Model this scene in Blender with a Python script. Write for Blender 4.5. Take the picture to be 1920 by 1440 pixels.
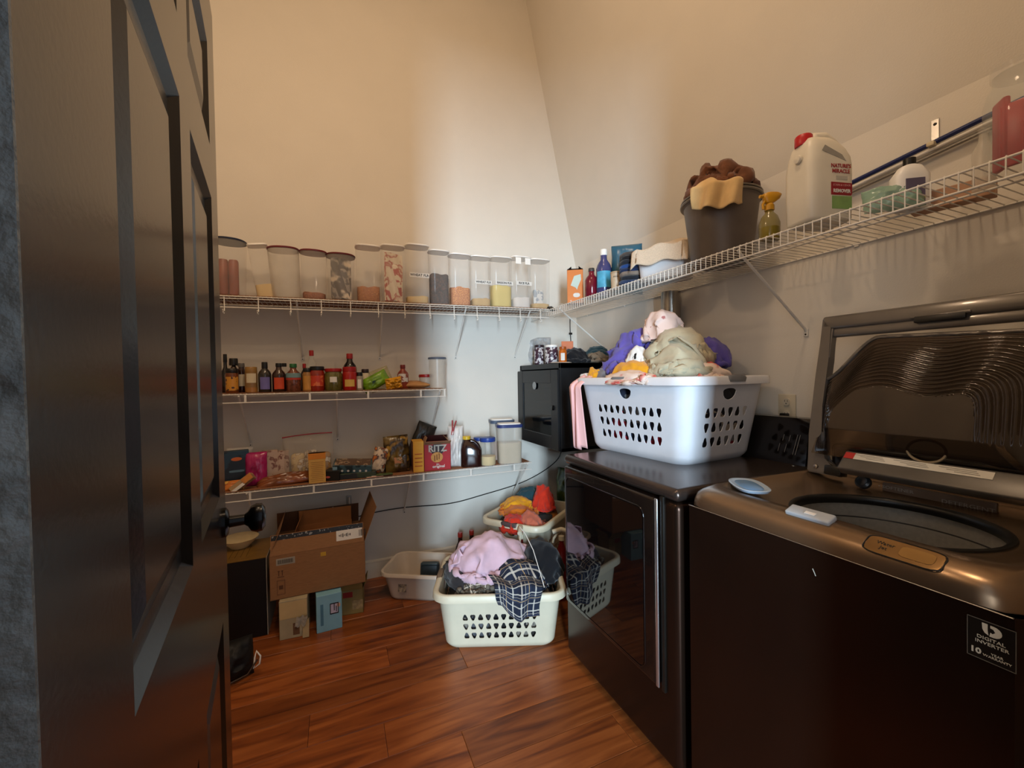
import bpy, bmesh, math, random
import numpy as np
from mathutils import Vector, Matrix, noise as mnoise
PI = math.pi
for o in list(bpy.data.objects): bpy.data.objects.remove(o, do_unlink=True)
SC = bpy.context.scene
COL = SC.collection
random.seed(7)
# ------------------------------------------------------------------ camera
CAM = Vector((0, 0, 1.3)); FPX = 780.0
def _axes(vx=630., vy=714., m=-.016, f=FPX):
    a = Vector(((vx-960)/f, (vy-720)/f, 1)); y = a.normalized(); b = Vector((1/f, m/f, 0))
    x = (a + b*(-(a.dot(y))/(b.dot(y)))).normalized()
    if x.x < 0: x = -x
    z = -(y.cross(x))
    if z.y > 0: z = -z
    return Matrix((x, y, z))
AX = _axes()                       # rows: world axes in camera coords (right, down, forward)
_r, _d, _f = AX @ Vector((1,0,0)), AX @ Vector((0,1,0)), AX @ Vector((0,0,1))
cd = bpy.data.cameras.new('camera'); cam = bpy.data.objects.new('camera', cd); COL.objects.link(cam)
cam.matrix_world = Matrix(((_r.x, -_d.x, -_f.x, CAM.x), (_r.y, -_d.y, -_f.y, CAM.y), (_r.z, -_d.z, -_f.z, CAM.z), (0,0,0,1)))
cd.sensor_width = 36; cd.sensor_fit = 'HORIZONTAL'; cd.lens = FPX/1920*36; cd.clip_start = .02
SC.camera = cam
def at(px, py, X=None, Y=None, Z=None):
    d = AX @ Vector(((px-960)/FPX, (py-720)/FPX, 1))
    t = (X-CAM.x)/d.x if X is not None else (Y-CAM.y)/d.y if Y is not None else (Z-CAM.z)/d.z
    return CAM + d*t
# ------------------------------------------------------------------ light
SC.view_settings.view_transform = 'Standard'; SC.view_settings.look = 'None'
SC.view_settings.gamma = 1; SC.view_settings.use_curve_mapping = False
SC.view_settings.exposure = 0.0
W = bpy.data.worlds.new('world'); SC.world = W; W.use_nodes = True
W.node_tree.nodes['Background'].inputs[0].default_value = (.75, .85, 1, 1)
W.node_tree.nodes['Background'].inputs[1].default_value = .8
def light(name, typ, loc, power, col, size=.1, sizey=None, target=None):
    l = bpy.data.lights.new(name, typ); l.energy = power; l.color = col
    if typ == 'AREA':
        l.size = size
        if sizey: l.shape = 'RECTANGLE'; l.size_y = sizey
    else: l.shadow_soft_size = size
    o = bpy.data.objects.new(name, l); COL.objects.link(o); o.location = loc
    if target: o.rotation_euler = (Vector(target)-Vector(loc)).to_track_quat('-Z', 'Y').to_euler()
    return o
WARM = (1, .72, .47)
light('ceiling_light', 'AREA', (.35, .75, 4.42), 25, WARM, .4, None, (.35, .75, 0)).data.shape = 'DISK'
light('wall_lamp', 'POINT', (-.35, 1.25, 2.85), 18, WARM, .06)
light('hall_window_daylight', 'AREA', (-1.0, -3.0, 1.45), 360, (.62, .82, 1), .34, 1.9, (.3, 1.0, 1.4))
light('hall_side_window_daylight', 'AREA', (-2.6, -1.55, 1.6), 20, (.78, .9, 1), .7, 1.3, (.6, .6, 1.6))
# ------------------------------------------------------------------ materials
def lin(c):
    if isinstance(c, str): c = tuple(int(c[i:i+2], 16) for i in (0, 2, 4))
    return tuple(((v/255)/12.92 if v/255 <= .04045 else ((v/255+.055)/1.055)**2.4) for v in c) + (1,)
MATS = {}
def mat(name, col, rough=.5, metal=0., spec=.5, var=.12, vs=14., bump=0., bs=60., trans=0., alpha=1., coat=0., emit=0., sheen=0., stretch=None, col2=None, ior=1.45):
    if name in MATS: return MATS[name]
    m = bpy.data.materials.new(name); m.use_nodes = True; MATS[name] = m
    nt = m.node_tree; b = nt.nodes['Principled BSDF']; L = nt.links.new
    c = lin(col)
    tc = nt.nodes.new('ShaderNodeTexCoord'); src = tc.outputs['Object']
    if stretch:
        mp = nt.nodes.new('ShaderNodeMapping'); mp.inputs['Scale'].default_value = stretch; L(src, mp.inputs[0]); src = mp.outputs[0]
    n = nt.nodes.new('ShaderNodeTexNoise'); n.inputs['Scale'].default_value = vs; n.inputs['Detail'].default_value = 3; L(src, n.inputs[0])
    r = nt.nodes.new('ShaderNodeValToRGB'); L(n.outputs[0], r.inputs[0])
    r.color_ramp.elements[0].position = .3; r.color_ramp.elements[1].position = .7
    lo = tuple(v*(1-var) for v in c[:3])+(1,); hi = tuple(min(1, v*(1+var)) for v in c[:3])+(1,)
    if col2: hi = lin(col2); lo = c
    r.color_ramp.elements[0].color = lo; r.color_ramp.elements[1].color = hi
    L(r.outputs[0], b.inputs['Base Color'])
    b.inputs['Roughness'].default_value = rough; b.inputs['Metallic'].default_value = metal
    b.inputs['Specular IOR Level'].default_value = spec; b.inputs['Transmission Weight'].default_value = trans
    b.inputs['Alpha'].default_value = alpha; b.inputs['Coat Weight'].default_value = coat; b.inputs['IOR'].default_value = ior
    if sheen: b.inputs['Sheen Weight'].default_value = sheen
    if emit:
        b.inputs['Emission Color'].default_value = c; b.inputs['Emission Strength'].default_value = emit
    if bump:
        n2 = nt.nodes.new('ShaderNodeTexNoise'); n2.inputs['Scale'].default_value = bs; n2.inputs['Detail'].default_value = 4; L(src, n2.inputs[0])
        bp = nt.nodes.new('ShaderNodeBump'); bp.inputs['Strength'].default_value = bump; bp.inputs['Distance'].default_value = .004
        L(n2.outputs[0], bp.inputs['Height']); L(bp.outputs[0], b.inputs['Normal'])
    return m
def clear(name, col='d8d4cc', alpha=.17, rough=.12): return mat(name, col, rough, alpha=alpha, var=.05, spec=.6)
def paint(name, c): return mat(name, c, .35, var=.06)
WHITEP = mat('white_plastic', 'e9e6e0', .35, var=.04)
WIREW = mat('white_coated_wire', 'd9d4ca', .35, var=.06)
BLACKP = mat('black_plastic', '14120f', .35, var=.2)
CARD = mat('brown_cardboard', '8d6440', .85, var=.1, vs=40, stretch=(1, 1, 8), bump=.1)
CLR = clear('clear_plastic'); CLRF = clear('frosted_plastic', 'ddd6c8', .42, .3); GLASS = clear('clear_glass', 'cfd6d0', .16, .05)
# ------------------------------------------------------------------ mesh helpers
class MB:
    def __init__(s): s.b = bmesh.new(); s.sm = []
    def add(s, verts, faces, M=None):
        vs = [s.b.verts.new(M @ Vector(v) if M else v) for v in verts]
        for f in faces:
            try: s.b.faces.new([vs[i] for i in f])
            except ValueError: pass
        return vs
    def box(s, c, d, bev=0, seg=2, M=None):
        t = bmesh.new(); bmesh.ops.create_cube(t, size=1)
        bmesh.ops.scale(t, vec=Vector(d), verts=t.verts)
        if bev: bmesh.ops.bevel(t, geom=t.edges[:], offset=min(bev, min(d)*.49), segments=seg, affect='EDGES', profile=.5)
        T = Matrix.Translation(c)
        if M: T = M @ T
        bmesh.ops.transform(t, matrix=T, verts=t.verts); s._merge(t); return s
    def _merge(s, t):
        me = bpy.data.meshes.new('t'); t.to_mesh(me); t.free(); s.b.from_mesh(me); bpy.data.meshes.remove(me)
    def lathe(s, prof, seg=20, c=(0,0,0), M=None, a0=0, a1=2*PI, caps=True):
        full = abs(a1-a0-2*PI) < 1e-6; n = seg if full else seg+1; V = []; F = []
        for r, z in prof:
            for i in range(n):
                a = a0+(a1-a0)*i/seg; V.append((c[0]+r*math.cos(a), c[1]+r*math.sin(a), c[2]+z))
        for j in range(len(prof)-1):
            for i in range(seg):
                k = (i+1) % n if full else i+1
                F.append((j*n+i, j*n+k, (j+1)*n+k, (j+1)*n+i))
        if full and caps:
            if prof[0][0] > 1e-4: F.append(tuple(range(n-1, -1, -1)))
            if prof[-1][0] > 1e-4: F.append(tuple((len(prof)-1)*n+i for i in range(n)))
        s.add(V, F, M); return s
    def loft(s, secs, N=28, M=None, cap=(True, True)):
        # sections (z, hx, hy, exponent, cx, cy)
        V = []; F = []
        for sec in secs:
            z, hx, hy, e = sec[:4]; cx, cy = (sec[4], sec[5]) if len(sec) > 4 else (0, 0)
            for i in range(N):
                a = 2*PI*(i+.5)/N; ca, sa = math.cos(a), math.sin(a)
                k = (abs(ca)**e+abs(sa)**e)**(-1/e); V.append((cx+hx*ca*k, cy+hy*sa*k, z))
        for j in range(len(secs)-1):
            for i in range(N):
                k = (i+1) % N; F.append((j*N+i, j*N+k, (j+1)*N+k, (j+1)*N+i))
        if cap[0]: F.append(tuple(range(N-1, -1, -1)))
        if cap[1]: F.append(tuple((len(secs)-1)*N+i for i in range(N)))
        s.add(V, F, M); return s
    def tube(s, pts, r, seg=6, closed=False, cap=True):
        P = [Vector(p) for p in pts]; n = len(P); V = []; F = []
        up = None
        for i in range(n):
            if closed: t = (P[(i+1) % n]-P[i-1])
            else: t = P[min(i+1, n-1)]-P[max(i-1, 0)]
            t.normalize()
            if up is None: up = t.orthogonal().normalized()
            up = (up-t*up.dot(t)); up = up.normalized() if up.length > 1e-6 else t.orthogonal().normalized()
            w = t.cross(up); rr = r[i] if isinstance(r, (list, tuple)) else r
            for k in range(seg):
                a = 2*PI*k/seg; V.append(P[i]+up*math.cos(a)*rr+w*math.sin(a)*rr)
        m = n if closed else n-1
        for i in range(m):
            j = (i+1) % n
            for k in range(seg):
                q = (k+1) % seg; F.append((i*seg+k, i*seg+q, j*seg+q, j*seg+k))
        if cap and not closed: F += [tuple(range(seg-1, -1, -1)), tuple((n-1)*seg+k for k in range(seg))]
        s.add(V, F); return s
    def grid(s, fn, nu, nv, M=None):
        V = [fn(i/nu, j/nv) for j in range(nv+1) for i in range(nu+1)]
        F = [(j*(nu+1)+i, j*(nu+1)+i+1, (j+1)*(nu+1)+i+1, (j+1)*(nu+1)+i) for j in range(nv) for i in range(nu)]
        s.add(V, F, M); return s
    def prism(s, poly, t, M=None):
        # polygon in local xz, thickness t along y (from 0 to t)
        n = len(poly); V = [(x, 0, z) for x, z in poly]+[(x, t, z) for x, z in poly]
        F = [tuple(range(n)), tuple(range(2*n-1, n-1, -1))]+[(i, i+n, (i+1) % n+n, (i+1) % n) for i in range(n)]
        s.add(V, F, M); return s
    def done(s, name, m, parent=None, smooth=40, loc=None, rot=None, fix=True):
        if fix: bmesh.ops.recalc_face_normals(s.b, faces=s.b.faces[:])
        me = bpy.data.meshes.new(name); s.b.to_mesh(me); s.b.free()
        return mk(name, me, m, parent, smooth, loc, rot)
def mk(name, me, m, parent=None, smooth=40, loc=None, rot=None):
    if m and not me.materials: me.materials.append(m)
    if smooth and len(me.polygons):
        me.polygons.foreach_set('use_smooth', [True]*len(me.polygons))
        if smooth < 180: me.set_sharp_from_angle(angle=math.radians(smooth))
    o = bpy.data.objects.new(name, me); COL.objects.link(o)
    if parent: o.parent = parent
    if loc is not None: o.location = loc
    if rot is not None: o.rotation_euler = rot
    return o
def tag(o, label, cat, group=None, kind=None):
    if label: o['label'] = label
    if cat: o['category'] = cat
    if group: o['group'] = group
    if kind: o['kind'] = kind
    return o
def thing(name, label, cat, loc=(0,0,0), rz=0, group=None, rot=None):
    o = bpy.data.objects.new(name, None); COL.objects.link(o); o.location = loc; o.rotation_euler = rot or (0, 0, rz)
    o.empty_display_size = .05
    return tag(o, label, cat, group)
def struct(o): o['kind'] = 'structure'; return o
def sub(o, lv=1):
    m = o.modifiers.new('sub', 'SUBSURF'); m.levels = lv; m.render_levels = lv; return o
def solid(o, t):
    m = o.modifiers.new('solid', 'SOLIDIFY'); m.thickness = t; m.offset = 0; return o
def text(s, size, depth=.0004, bold=0.):
    c = bpy.data.curves.new('t', 'FONT'); c.body = s; c.size = size; c.extrude = depth; c.align_x = 'CENTER'; c.align_y = 'CENTER'; c.offset = bold; c.resolution_u = 2
    o = bpy.data.objects.new('t', c); COL.objects.link(o)
    me = bpy.data.meshes.new_from_object(o); bpy.data.objects.remove(o); bpy.data.curves.remove(c); me.materials.clear(); return me
def facetext(s, size, m, parent, M, sx=1, bold=0., wrapR=None, name='lettering'):
    # text plane XY -> placed by M (local x = reading direction, y = up); wrapR bends it round a vertical axis at local origin
    me = text(s, size, bold=bold)
    for v in me.vertices:
        v.co.x *= sx
        if wrapR:
            a = v.co.x/wrapR; R = wrapR+v.co.z+.0006; v.co = Vector((R*math.sin(a), -R*math.cos(a), v.co.y))
    me.transform(M); return mk(name, me, m, parent, 0)
def face(x, y): return math.atan2(-x, y)      # rz that turns local -Y to the camera
FRONT = Matrix.Rotation(PI/2, 4, 'X')         # text XY -> local XZ facing -Y
def arcpatch(R, z0, z1, a, m, parent, name='label', N=10, off=.0012, c=0., e=0):
    # curved label around -Y, half angle a
    return MB().grid(lambda u, v: ((R+off)*math.sin(c-a+2*a*u), -(R+off)*math.cos(c-a+2*a*u), z0+(z1-z0)*v), N, 2).done(name, m, parent, 60)
# ================================================================== setting
XR, YB, XL, ZC, YF = 1.79, 2.88, -1.05, 4.5, .2
WALL = mat('wall_paint', 'd9d2c6', .75, var=.015, vs=5, bump=.12, bs=220, spec=.25)
def wood():
    m = bpy.data.materials.new('red_brown_laminate'); m.use_nodes = True; nt = m.node_tree; b = nt.nodes['Principled BSDF']; L = nt.links.new
    tc = nt.nodes.new('ShaderNodeTexCoord'); oi = nt.nodes.new('ShaderNodeObjectInfo')
    ad = nt.nodes.new('ShaderNodeVectorMath'); ad.operation = 'MULTIPLY_ADD'; ad.inputs[1].default_value = (1, 1, 1)
    cm = nt.nodes.new('ShaderNodeCombineXYZ'); mu = nt.nodes.new('ShaderNodeMath'); mu.operation = 'MULTIPLY'; mu.inputs[1].default_value = 37
    L(oi.outputs['Random'], mu.inputs[0]); L(mu.outputs[0], cm.inputs[0]); L(mu.outputs[0], cm.inputs[1]); L(tc.outputs['Object'], ad.inputs[0]); L(cm.outputs[0], ad.inputs[2])
    mp = nt.nodes.new('ShaderNodeMapping'); mp.inputs['Scale'].default_value = (1.6, 16, 1); L(ad.outputs[0], mp.inputs[0])
    n = nt.nodes.new('ShaderNodeTexNoise'); n.inputs['Scale'].default_value = 1.3; n.inputs['Detail'].default_value = 6; n.inputs['Distortion'].default_value = 1.1; L(mp.outputs[0], n.inputs[0])
    r = nt.nodes.new('ShaderNodeValToRGB'); e = r.color_ramp.elements; e[0].position = .3; e[0].color = lin('5c2c16'); e[1].position = .72; e[1].color = lin('a8602f')
    q = e.new(.47); q.color = lin('87471f'); L(n.outputs[0], r.inputs[0])
    hs = nt.nodes.new('ShaderNodeHueSaturation'); mr = nt.nodes.new('ShaderNodeMapRange'); mr.inputs[3].default_value = .72; mr.inputs[4].default_value = 1.15
    L(oi.outputs['Random'], mr.inputs[0]); L(mr.outputs[0], hs.inputs['Value']); L(r.outputs[0], hs.inputs['Color']); L(hs.outputs[0], b.inputs['Base Color'])
    b.inputs['Roughness'].default_value = .34; b.inputs['Specular IOR Level'].default_value = .45
    return m
WOOD = wood()
fl = struct(MB().box(((XL+XR)/2, (YF+YB)/2-.1, -.06), (XR-XL+.3, YB-YF+.5, .08)).done('floor', mat('floor_seam_dark', '2a120a', .8), None, 0))
PW = .157
def plank_mesh():
    t = bmesh.new(); bmesh.ops.create_cube(t, size=1); bmesh.ops.scale(t, vec=(1, PW-.0012, .02), verts=t.verts)
    bmesh.ops.bevel(t, geom=[e for e in t.edges if all(v.co.z > 0 for v in e.verts)], offset=.0012, segments=1, affect='EDGES')
    me = bpy.data.meshes.new('plank'); t.to_mesh(me); t.free(); me.materials.append(WOOD); return me
PMESH = {}
joints = {8: .4, 9: .14, 10: -.12, 11: .52, 12: .2, 7: -.25, 13: .62, 14: -.05, 15: .33, 16: -.3, 6: .7}
y0 = 1.321-8*PW+PW*1
for k in range(-1, 18):
    yc = 1.321+(k-8)*PW+PW/2
    if yc-PW/2 > YB or yc < -.1: continue
    j = joints.get(k, random.uniform(-.6, .6)); xs = [x for x in (j-2.4, j-1.2, j, j+1.2, j+2.4) if XL < x < XR]
    ed = [XL]+xs+[XR]
    for a, b_ in zip(ed[:-1], ed[1:]):
        ln = round(b_-a-.001, 3)
        if ln < .02: continue
        if ln not in PMESH:
            me = plank_mesh(); me.transform(Matrix.Diagonal((ln, 1, 1, 1))); PMESH[ln] = me
        o = bpy.data.objects.new('plank', PMESH[ln]); COL.objects.link(o); o.parent = fl; o.location = ((a+b_)/2, yc, -.0101)
T = .12
struct(MB().box(((XL+XR)/2, YB+T/2, ZC/2), (XR-XL+2*T, T, ZC+.2)).done('wall_back', WALL, None, 0))
struct(MB().prism([(XR, -.1), (XR+T, -.1), (XR+T, ZC+.1), (1.31, ZC+.1), (1.31, ZC), (XR, 2.17)], YB-YF+T, Matrix.Translation((0, YF-T, 0))).done('wall_right', WALL, None, 0))
struct(MB().box((XL-T/2, (YF+YB)/2, ZC/2), (T, YB-YF+2*T, ZC+.2)).done('wall_left', WALL, None, 0))
struct(MB().box(((XL+XR)/2, (YF+YB)/2, ZC+T/2), (XR-XL+2*T, YB-YF+2*T, T)).done('ceiling', WALL, None, 0))
DX0, DX1, DZ = -.135, .76, 2.27
w = MB(); w.box(((XL-T+DX0)/2, YF-T/2, ZC/2), (DX0-XL+T, T, ZC)); w.box(((DX1+XR+T)/2, YF-T/2, ZC/2), (XR+T-DX1, T, ZC)); w.box(((DX0+DX1)/2, YF-T/2, (DZ+ZC)/2), (DX1-DX0, T, ZC-DZ))
struct(w.done('wall_front', WALL, None, 0))
# base boards with a stepped moulding
BB = mat('trim_white_paint', 'cfc8ba', .45, var=.03)
def baseboard(nm, M, ln):
    prof = [(0, 0), (.016, 0), (.016, .085), (.012, .092), (.012, .104), (.006, .112), (0, .115)]
    n = len(prof); V = [(0, -p, z) for p, z in prof]+[(ln, -p, z) for p, z in prof]
    F = [tuple(range(n)), tuple(range(2*n-1, n-1, -1))]+[(i, i+n, (i+1) % n+n, (i+1) % n) for i in range(n)]
    b = MB(); b.add(V, F, M); return struct(b.done(nm, BB, None, 30))
baseboard('baseboard_back', Matrix.Translation((XL, YB, 0)), XR-XL)
baseboard('baseboard_right', Matrix.Translation((XR, YB, 0)) @ Matrix.Rotation(-PI/2, 4, 'Z'), YB-YF)
baseboard('baseboard_left', Matrix.Translation((XL, YF, 0)) @ Matrix.Rotation(PI/2, 4, 'Z'), YB-YF)
# hall behind the camera with its two windows
HW = mat('hall_wall_paint', 'cfc8bc', .8, var=.02)
struct(MB().box((-.6, -1.6, -.05), (5.2, 3.4, .1)).done('floor_hall', mat('hall_floor_wood', '6b3518', .4, var=.2, stretch=(1, 12, 1)), None, 0))
def window(nm, c, rz, w_, h_):
    M = Matrix.Translation(c) @ Matrix.Rotation(rz, 4, 'Z'); b = MB()
    for sx in (-1, 1): b.box((sx*(w_/2+.03), 0, 0), (.06, .07, h_+.12), .004, 1, M)
    for sz in (-1, 1): b.box((0, 0, sz*(h_/2+.03)), (w_+.12, .07, .06), .004, 1, M)
    return struct(b.done(nm, BB, None, 30))
window('window_1', (-1.0, -2.98, 1.45), .0, .5, 2.0); window('window_2', (-2.6, -1.5, 1.6), .8, .9, 1.4)
# ------------------------------------------------------------------ door, swung into the room
DRP = mat('dark_brown_gloss_door', '15110d', .22, var=.05, bump=.03, bs=180, spec=.45, coat=.0)
HA, HB = Vector((-.1205, .2565)), Vector((-.228, 1.07)); DD = (HB-HA).normalized()
door = bpy.data.objects.new('door_1', None); COL.objects.link(door); door['kind'] = 'structure'
door.location = (HA.x, HA.y, .012); door.rotation_euler = (0, math.radians(-.9), math.atan2(DD.y, DD.x)); DWD, DTH, DHT = .862, .038, 2.06
# local x along the door, local -y towards the room (right of the photo)
cols = [(.135, .405), (.485, .745)]; rows = [(.19, .80), (1.05, 1.635), (1.735, 1.93)]
b = MB(); xs = [0, .135, .405, .485, .745, DWD]; zs = [0, .19, .80, 1.05, 1.635, 1.735, 1.93, DHT]
for i in range(5):
    for j in range(7):
        if i in (1, 3) and j in (1, 3, 5): b.box(((xs[i]+xs[i+1])/2, DTH/2+.006, (zs[j]+zs[j+1])/2), (xs[i+1]-xs[i], DTH-.024, zs[j+1]-zs[j])); continue
        b.box(((xs[i]+xs[i+1])/2, DTH/2, (zs[j]+zs[j+1])/2), (xs[i+1]-xs[i], DTH, zs[j+1]-zs[j]))
bmesh.ops.remove_doubles(b.b, verts=b.b.verts[:], dist=1e-5)
b.done('door_leaf', DRP, door, 25)
for (x0, x1) in cols:
    for (z0, z1) in rows:
        p = MB(); W_ = [(0, .0), (.012, .010), (.028, .011), (.055, .003)]     # moulding slope, groove, raised field
        V = []; F = []
        for ins, dep in W_: V += [(x0+ins, dep, z0+ins), (x1-ins, dep, z0+ins), (x1-ins, dep, z1-ins), (x0+ins, dep, z1-ins)]
        for q in range(3):
            for s in range(4): F.append((q*4+s, q*4+(s+1) % 4, q*4+4+(s+1) % 4, q*4+4+s))
        F.append((12, 13, 14, 15)); p.add(V, F); p.done('door_panel', DRP, door, 0)
MB().box((-.0012, DTH/2, DHT/2), (.0024, DTH, DHT)).done('hinge_edge', mat('rough_door_edge', '565b5a', .42, var=.5, vs=40, bump=.9, bs=110), door, 0)
KB = mat('black_knob_metal', '0d0b0a', .22, metal=.6, var=.1)
kn = MB().lathe([(.0, 0), (.030, 0), (.030, .006), (.024, .010), (.012, .012), (.011, .038), (.016, .044), (.026, .050), (.030, .060), (.029, .070), (.020, .076), (0, .078)], 28, M=Matrix.Translation((DWD-.07, 0, .985)) @ Matrix.Rotation(PI/2, 4, 'X')).done('door_knob', KB, door, 40)
for z in (.25, .66, 1.85):
    h = MB().box((-.0015, DTH*.5, z), (.003, DTH*.8, .09), .001, 1); h.tube([(-.004, -.004, z-.045), (-.004, -.004, z+.045)], .006, 10); h.done('hinge', mat('hinge_metal', '3a3d42', .35, metal=.8), door, 30)
# ================================================================== wire shelves
def bracket(parent, x, m=WIREW, d=.30, drop=.31, side=1):
    # local frame: y from wall (0) to front (-d); tube strut to the wall foot with its screw plate
    b = MB(); b.tube([(x, -d+.01, -.012), (x, -d+.03, -.03), (x, -.012, -drop+.012), (x, -.004, -drop)], .0052, 8)
    b.box((x, -.0035, -drop-.006), (.018, .004, .03), .001, 1)
    o = b.done('bracket', m, parent, 40)
    MB().lathe([(0, 0), (.0035, 0), (.003, .002), (0, .0025)], 8, M=Matrix.Translation((x, -.0055, -drop-.012)) @ Matrix.Rotation(PI/2, 4, 'X')).done('screw', mat('screw_dark', '2b2723', .4, metal=.8), o, 40)
def shelf(name, label, M, length, depth, kind, br, hooks=(), tabs=(), drop=.31, end=True):
    t = thing(name, label, 'shelf'); t.matrix_world = M
    n = int(length/.0254); b = MB()
    for i in range(n+1):
        x = i*length/n
        if kind == 'lip': b.tube([(x, -.004, 0), (x, -depth, 0), (x, -depth-.002, -.004), (x, -depth-.002, -.05)], .0017, 5)
        else: b.tube([(x, -.004, 0), (x, -depth, 0)], .0017, 5)
    b.done('deck_wires', WIREW, t, 60)['kind'] = 'stuff'
    for y, z in [(-.004, -.0035), (-depth*.5, -.0035), (-depth, -.004)]: MB().tube([(0, y, z), (length, y, z)], .0032, 8).done('rail', WIREW, t, 60)
    if kind == 'lip': MB().tube([(0, -depth-.002, -.05), (length, -depth-.002, -.05)], .0034, 8).done('rail', WIREW, t, 60)
    else:
        MB().tube([(0, -depth-.001, -.016), (length, -depth-.001, -.016)], .0028, 8).done('rail', WIREW, t, 60) if kind == 'hook' else None
        zz = -.062 if kind == 'hook' else -.047
        MB().tube([(0, -depth, zz), (length, -depth, zz)], .0034, 8).done('rail', WIREW, t, 60)
    for x in hooks:
        b = MB(); b.tube([(x, -depth, -.008), (x, -depth, -.062), (x, -depth-.004, -.082)]+[(x-.002, -depth-.012-.010*math.cos(a), -.086-.012*math.sin(a)) for a in np.linspace(0, PI, 6)][::-1][::-1]+[(x-.002, -depth-.024, -.078)], .0028, 6); b.done('hook', WIREW, t, 60)
    for x in tabs: MB().box((x, -depth, -.024), (.011, .005, .046), .001, 1).done('upright_tab', WIREW, t, 30)
    for x in br: bracket(t, x, d=depth, drop=drop)
    for x in np.arange(.15, length, .45): MB().box((x, -.003, -.002), (.014, .006, .02), .001, 1).done('wall_clip', WIREW, t, 30)
    return t
X0 = -1.0
zt = lambda x: 1.7625+.0124*x
ZM, ZL, ZR = 1.2405, .7215, 1.779
DB = .305
sh_top = shelf('wire_shelf', 'white wire shelf with hook rod holding the tall food canisters', Matrix.Translation((X0, YB, zt(X0)-.0018)) @ Matrix.Rotation(-.0124, 4, 'Y'), 2.376, DB, 'hook', [x-X0 for x in (-.65, -.192, .266, .781, 1.239)], hooks=[x-X0 for x in np.arange(-.833, 1.32, .1531)], drop=.31)
sh_mid = shelf('wire_shelf', 'short white wire shelf with sauce bottles and jars', Matrix.Translation((X0, YB, ZM-.0018)), .635-X0, DB, 'tab', [x-X0 for x in (-.475, .002, .601)], tabs=[x-X0 for x in (-.75, -.4435, -.136, .172, .479, .628)], drop=.30)
sh_low = shelf('wire_shelf', 'lowest white wire shelf with snack boxes and brown liner', Matrix.Translation((X0, YB, ZL-.0018)), 1.225-X0, DB, 'tab', [x-X0 for x in (-.45, .409, 1.2)], tabs=[x-X0 for x in (-.74, -.4335, -.127, .18, .486, .791, 1.096)], drop=.305)
DR = .405
# right wall shelf: local x runs from the back corner towards the camera
sh_r = shelf('wire_shelf', 'long white wire shelf with ribbed lip above the laundry machines', Matrix.Translation((XR, YB-.004, ZR-.0018)) @ Matrix.Rotation(-PI/2, 4, 'Z'), YB-.33, DR, 'lip', [YB-.004-y for y in (2.46, 1.108)], drop=.305)
LIN = mat('brown_shelf_liner', '8a5c3c', .8, var=.1, vs=30)
def liner(label, x0, x1, z, rz=0):
    o = MB().box(((x0+x1)/2, YB-.02-(DB-.03)/2, z), (x1-x0, DB-.03, .0026)).done('shelf_liner', LIN, None, 0); return tag(o, label, 'shelf liner')
liner('brown shelf liner under the snack boxes on the lowest shelf', -.99, 1.215, ZL+.0016)
liner('brown shelf liner under the sauce jars on the short shelf', -.99, .62, ZM+.0016)
lt = liner('brown shelf liner under the row of food canisters', -.99, 1.37, 0); lt.location = (0, 0, zt(0)+.0018); lt.rotation_euler = (0, -.0124, 0)
# ------------------------------------------------------------------ network cabinet on the right wall
CB = mat('black_powder_coat', '17181a', .42, var=.1, spec=.5)
cz0, cz1, cy0, cy1, cx0 = .835, 1.39, 2.25, 2.86, 1.277
cab = thing('network_cabinet', 'black wall cabinet with a glass door in the back corner', 'cabinet', (cx0, cy0, cz0))
cl, ch, cdp = cy1-cy0, cz1-cz0, XR-.005-cx0
b = MB()
for (c, d) in [((cdp/2, .012, ch/2), (cdp, .024, ch)), ((cdp/2, cl-.012, ch/2), (cdp, .024, ch)), ((cdp/2, cl/2, .012), (cdp, cl, .024)), ((cdp/2, cl/2, ch-.018), (cdp, cl, .036)), ((cdp-.006, cl/2, ch/2), (.012, cl, ch))]: b.box(c, d, .003, 1)
b.done('body', CB, cab, 30)
b = MB(); dh = ch-.05
for (c, d) in [((0, .045, dh/2+.008), (.02, .09, dh)), ((0, cl-.045, dh/2+.008), (.02, .09, dh)), ((0, cl/2, .05), (.02, cl-.178, .085)), ((0, cl/2, dh-.035), (.02, cl-.178, .085))]: b.box((c[0]-.012, c[1], c[2]), (d[0], d[1]-.002, d[2]), .003, 1)
dr = b.done('cabinet_door', CB, cab, 30)
MB().box((-.012, cl/2, dh/2), (.004, cl-.17, dh-.15)).done('glass_pane', mat('smoked_glass', '0c0d0e', .06, alpha=.82, var=.05), dr, 0)
MB().lathe([(0, 0), (.016, 0), (.016, .006), (.012, .009), (.006, .010), (0, .010)], 18, M=Matrix.Translation((-.022, .06, dh*.54)) @ Matrix.Rotation(-PI/2, 4, 'Y')).done('lock', mat('lock_metal', '2a2a2a', .25, metal=.9), dr, 40)
bd = MB().lathe([(0, 0), (.026, 0), (.026, .002), (0, .002)], 24, M=Matrix.Translation((-.022, cl*.53, dh-.095)) @ Matrix.Rotation(-PI/2, 4, 'Y')).done('badge', mat('badge_silver', '8f9496', .4, var=.3, vs=120), dr, 40)
b = MB()
for k in range(4): b.box((.12, cl/2, .07+k*.1), (.2, cl-.1, .036), .003, 1)
b.done('rack_units', mat('rack_unit_grey', '1d2124', .4, var=.3), cab, 30)
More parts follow.
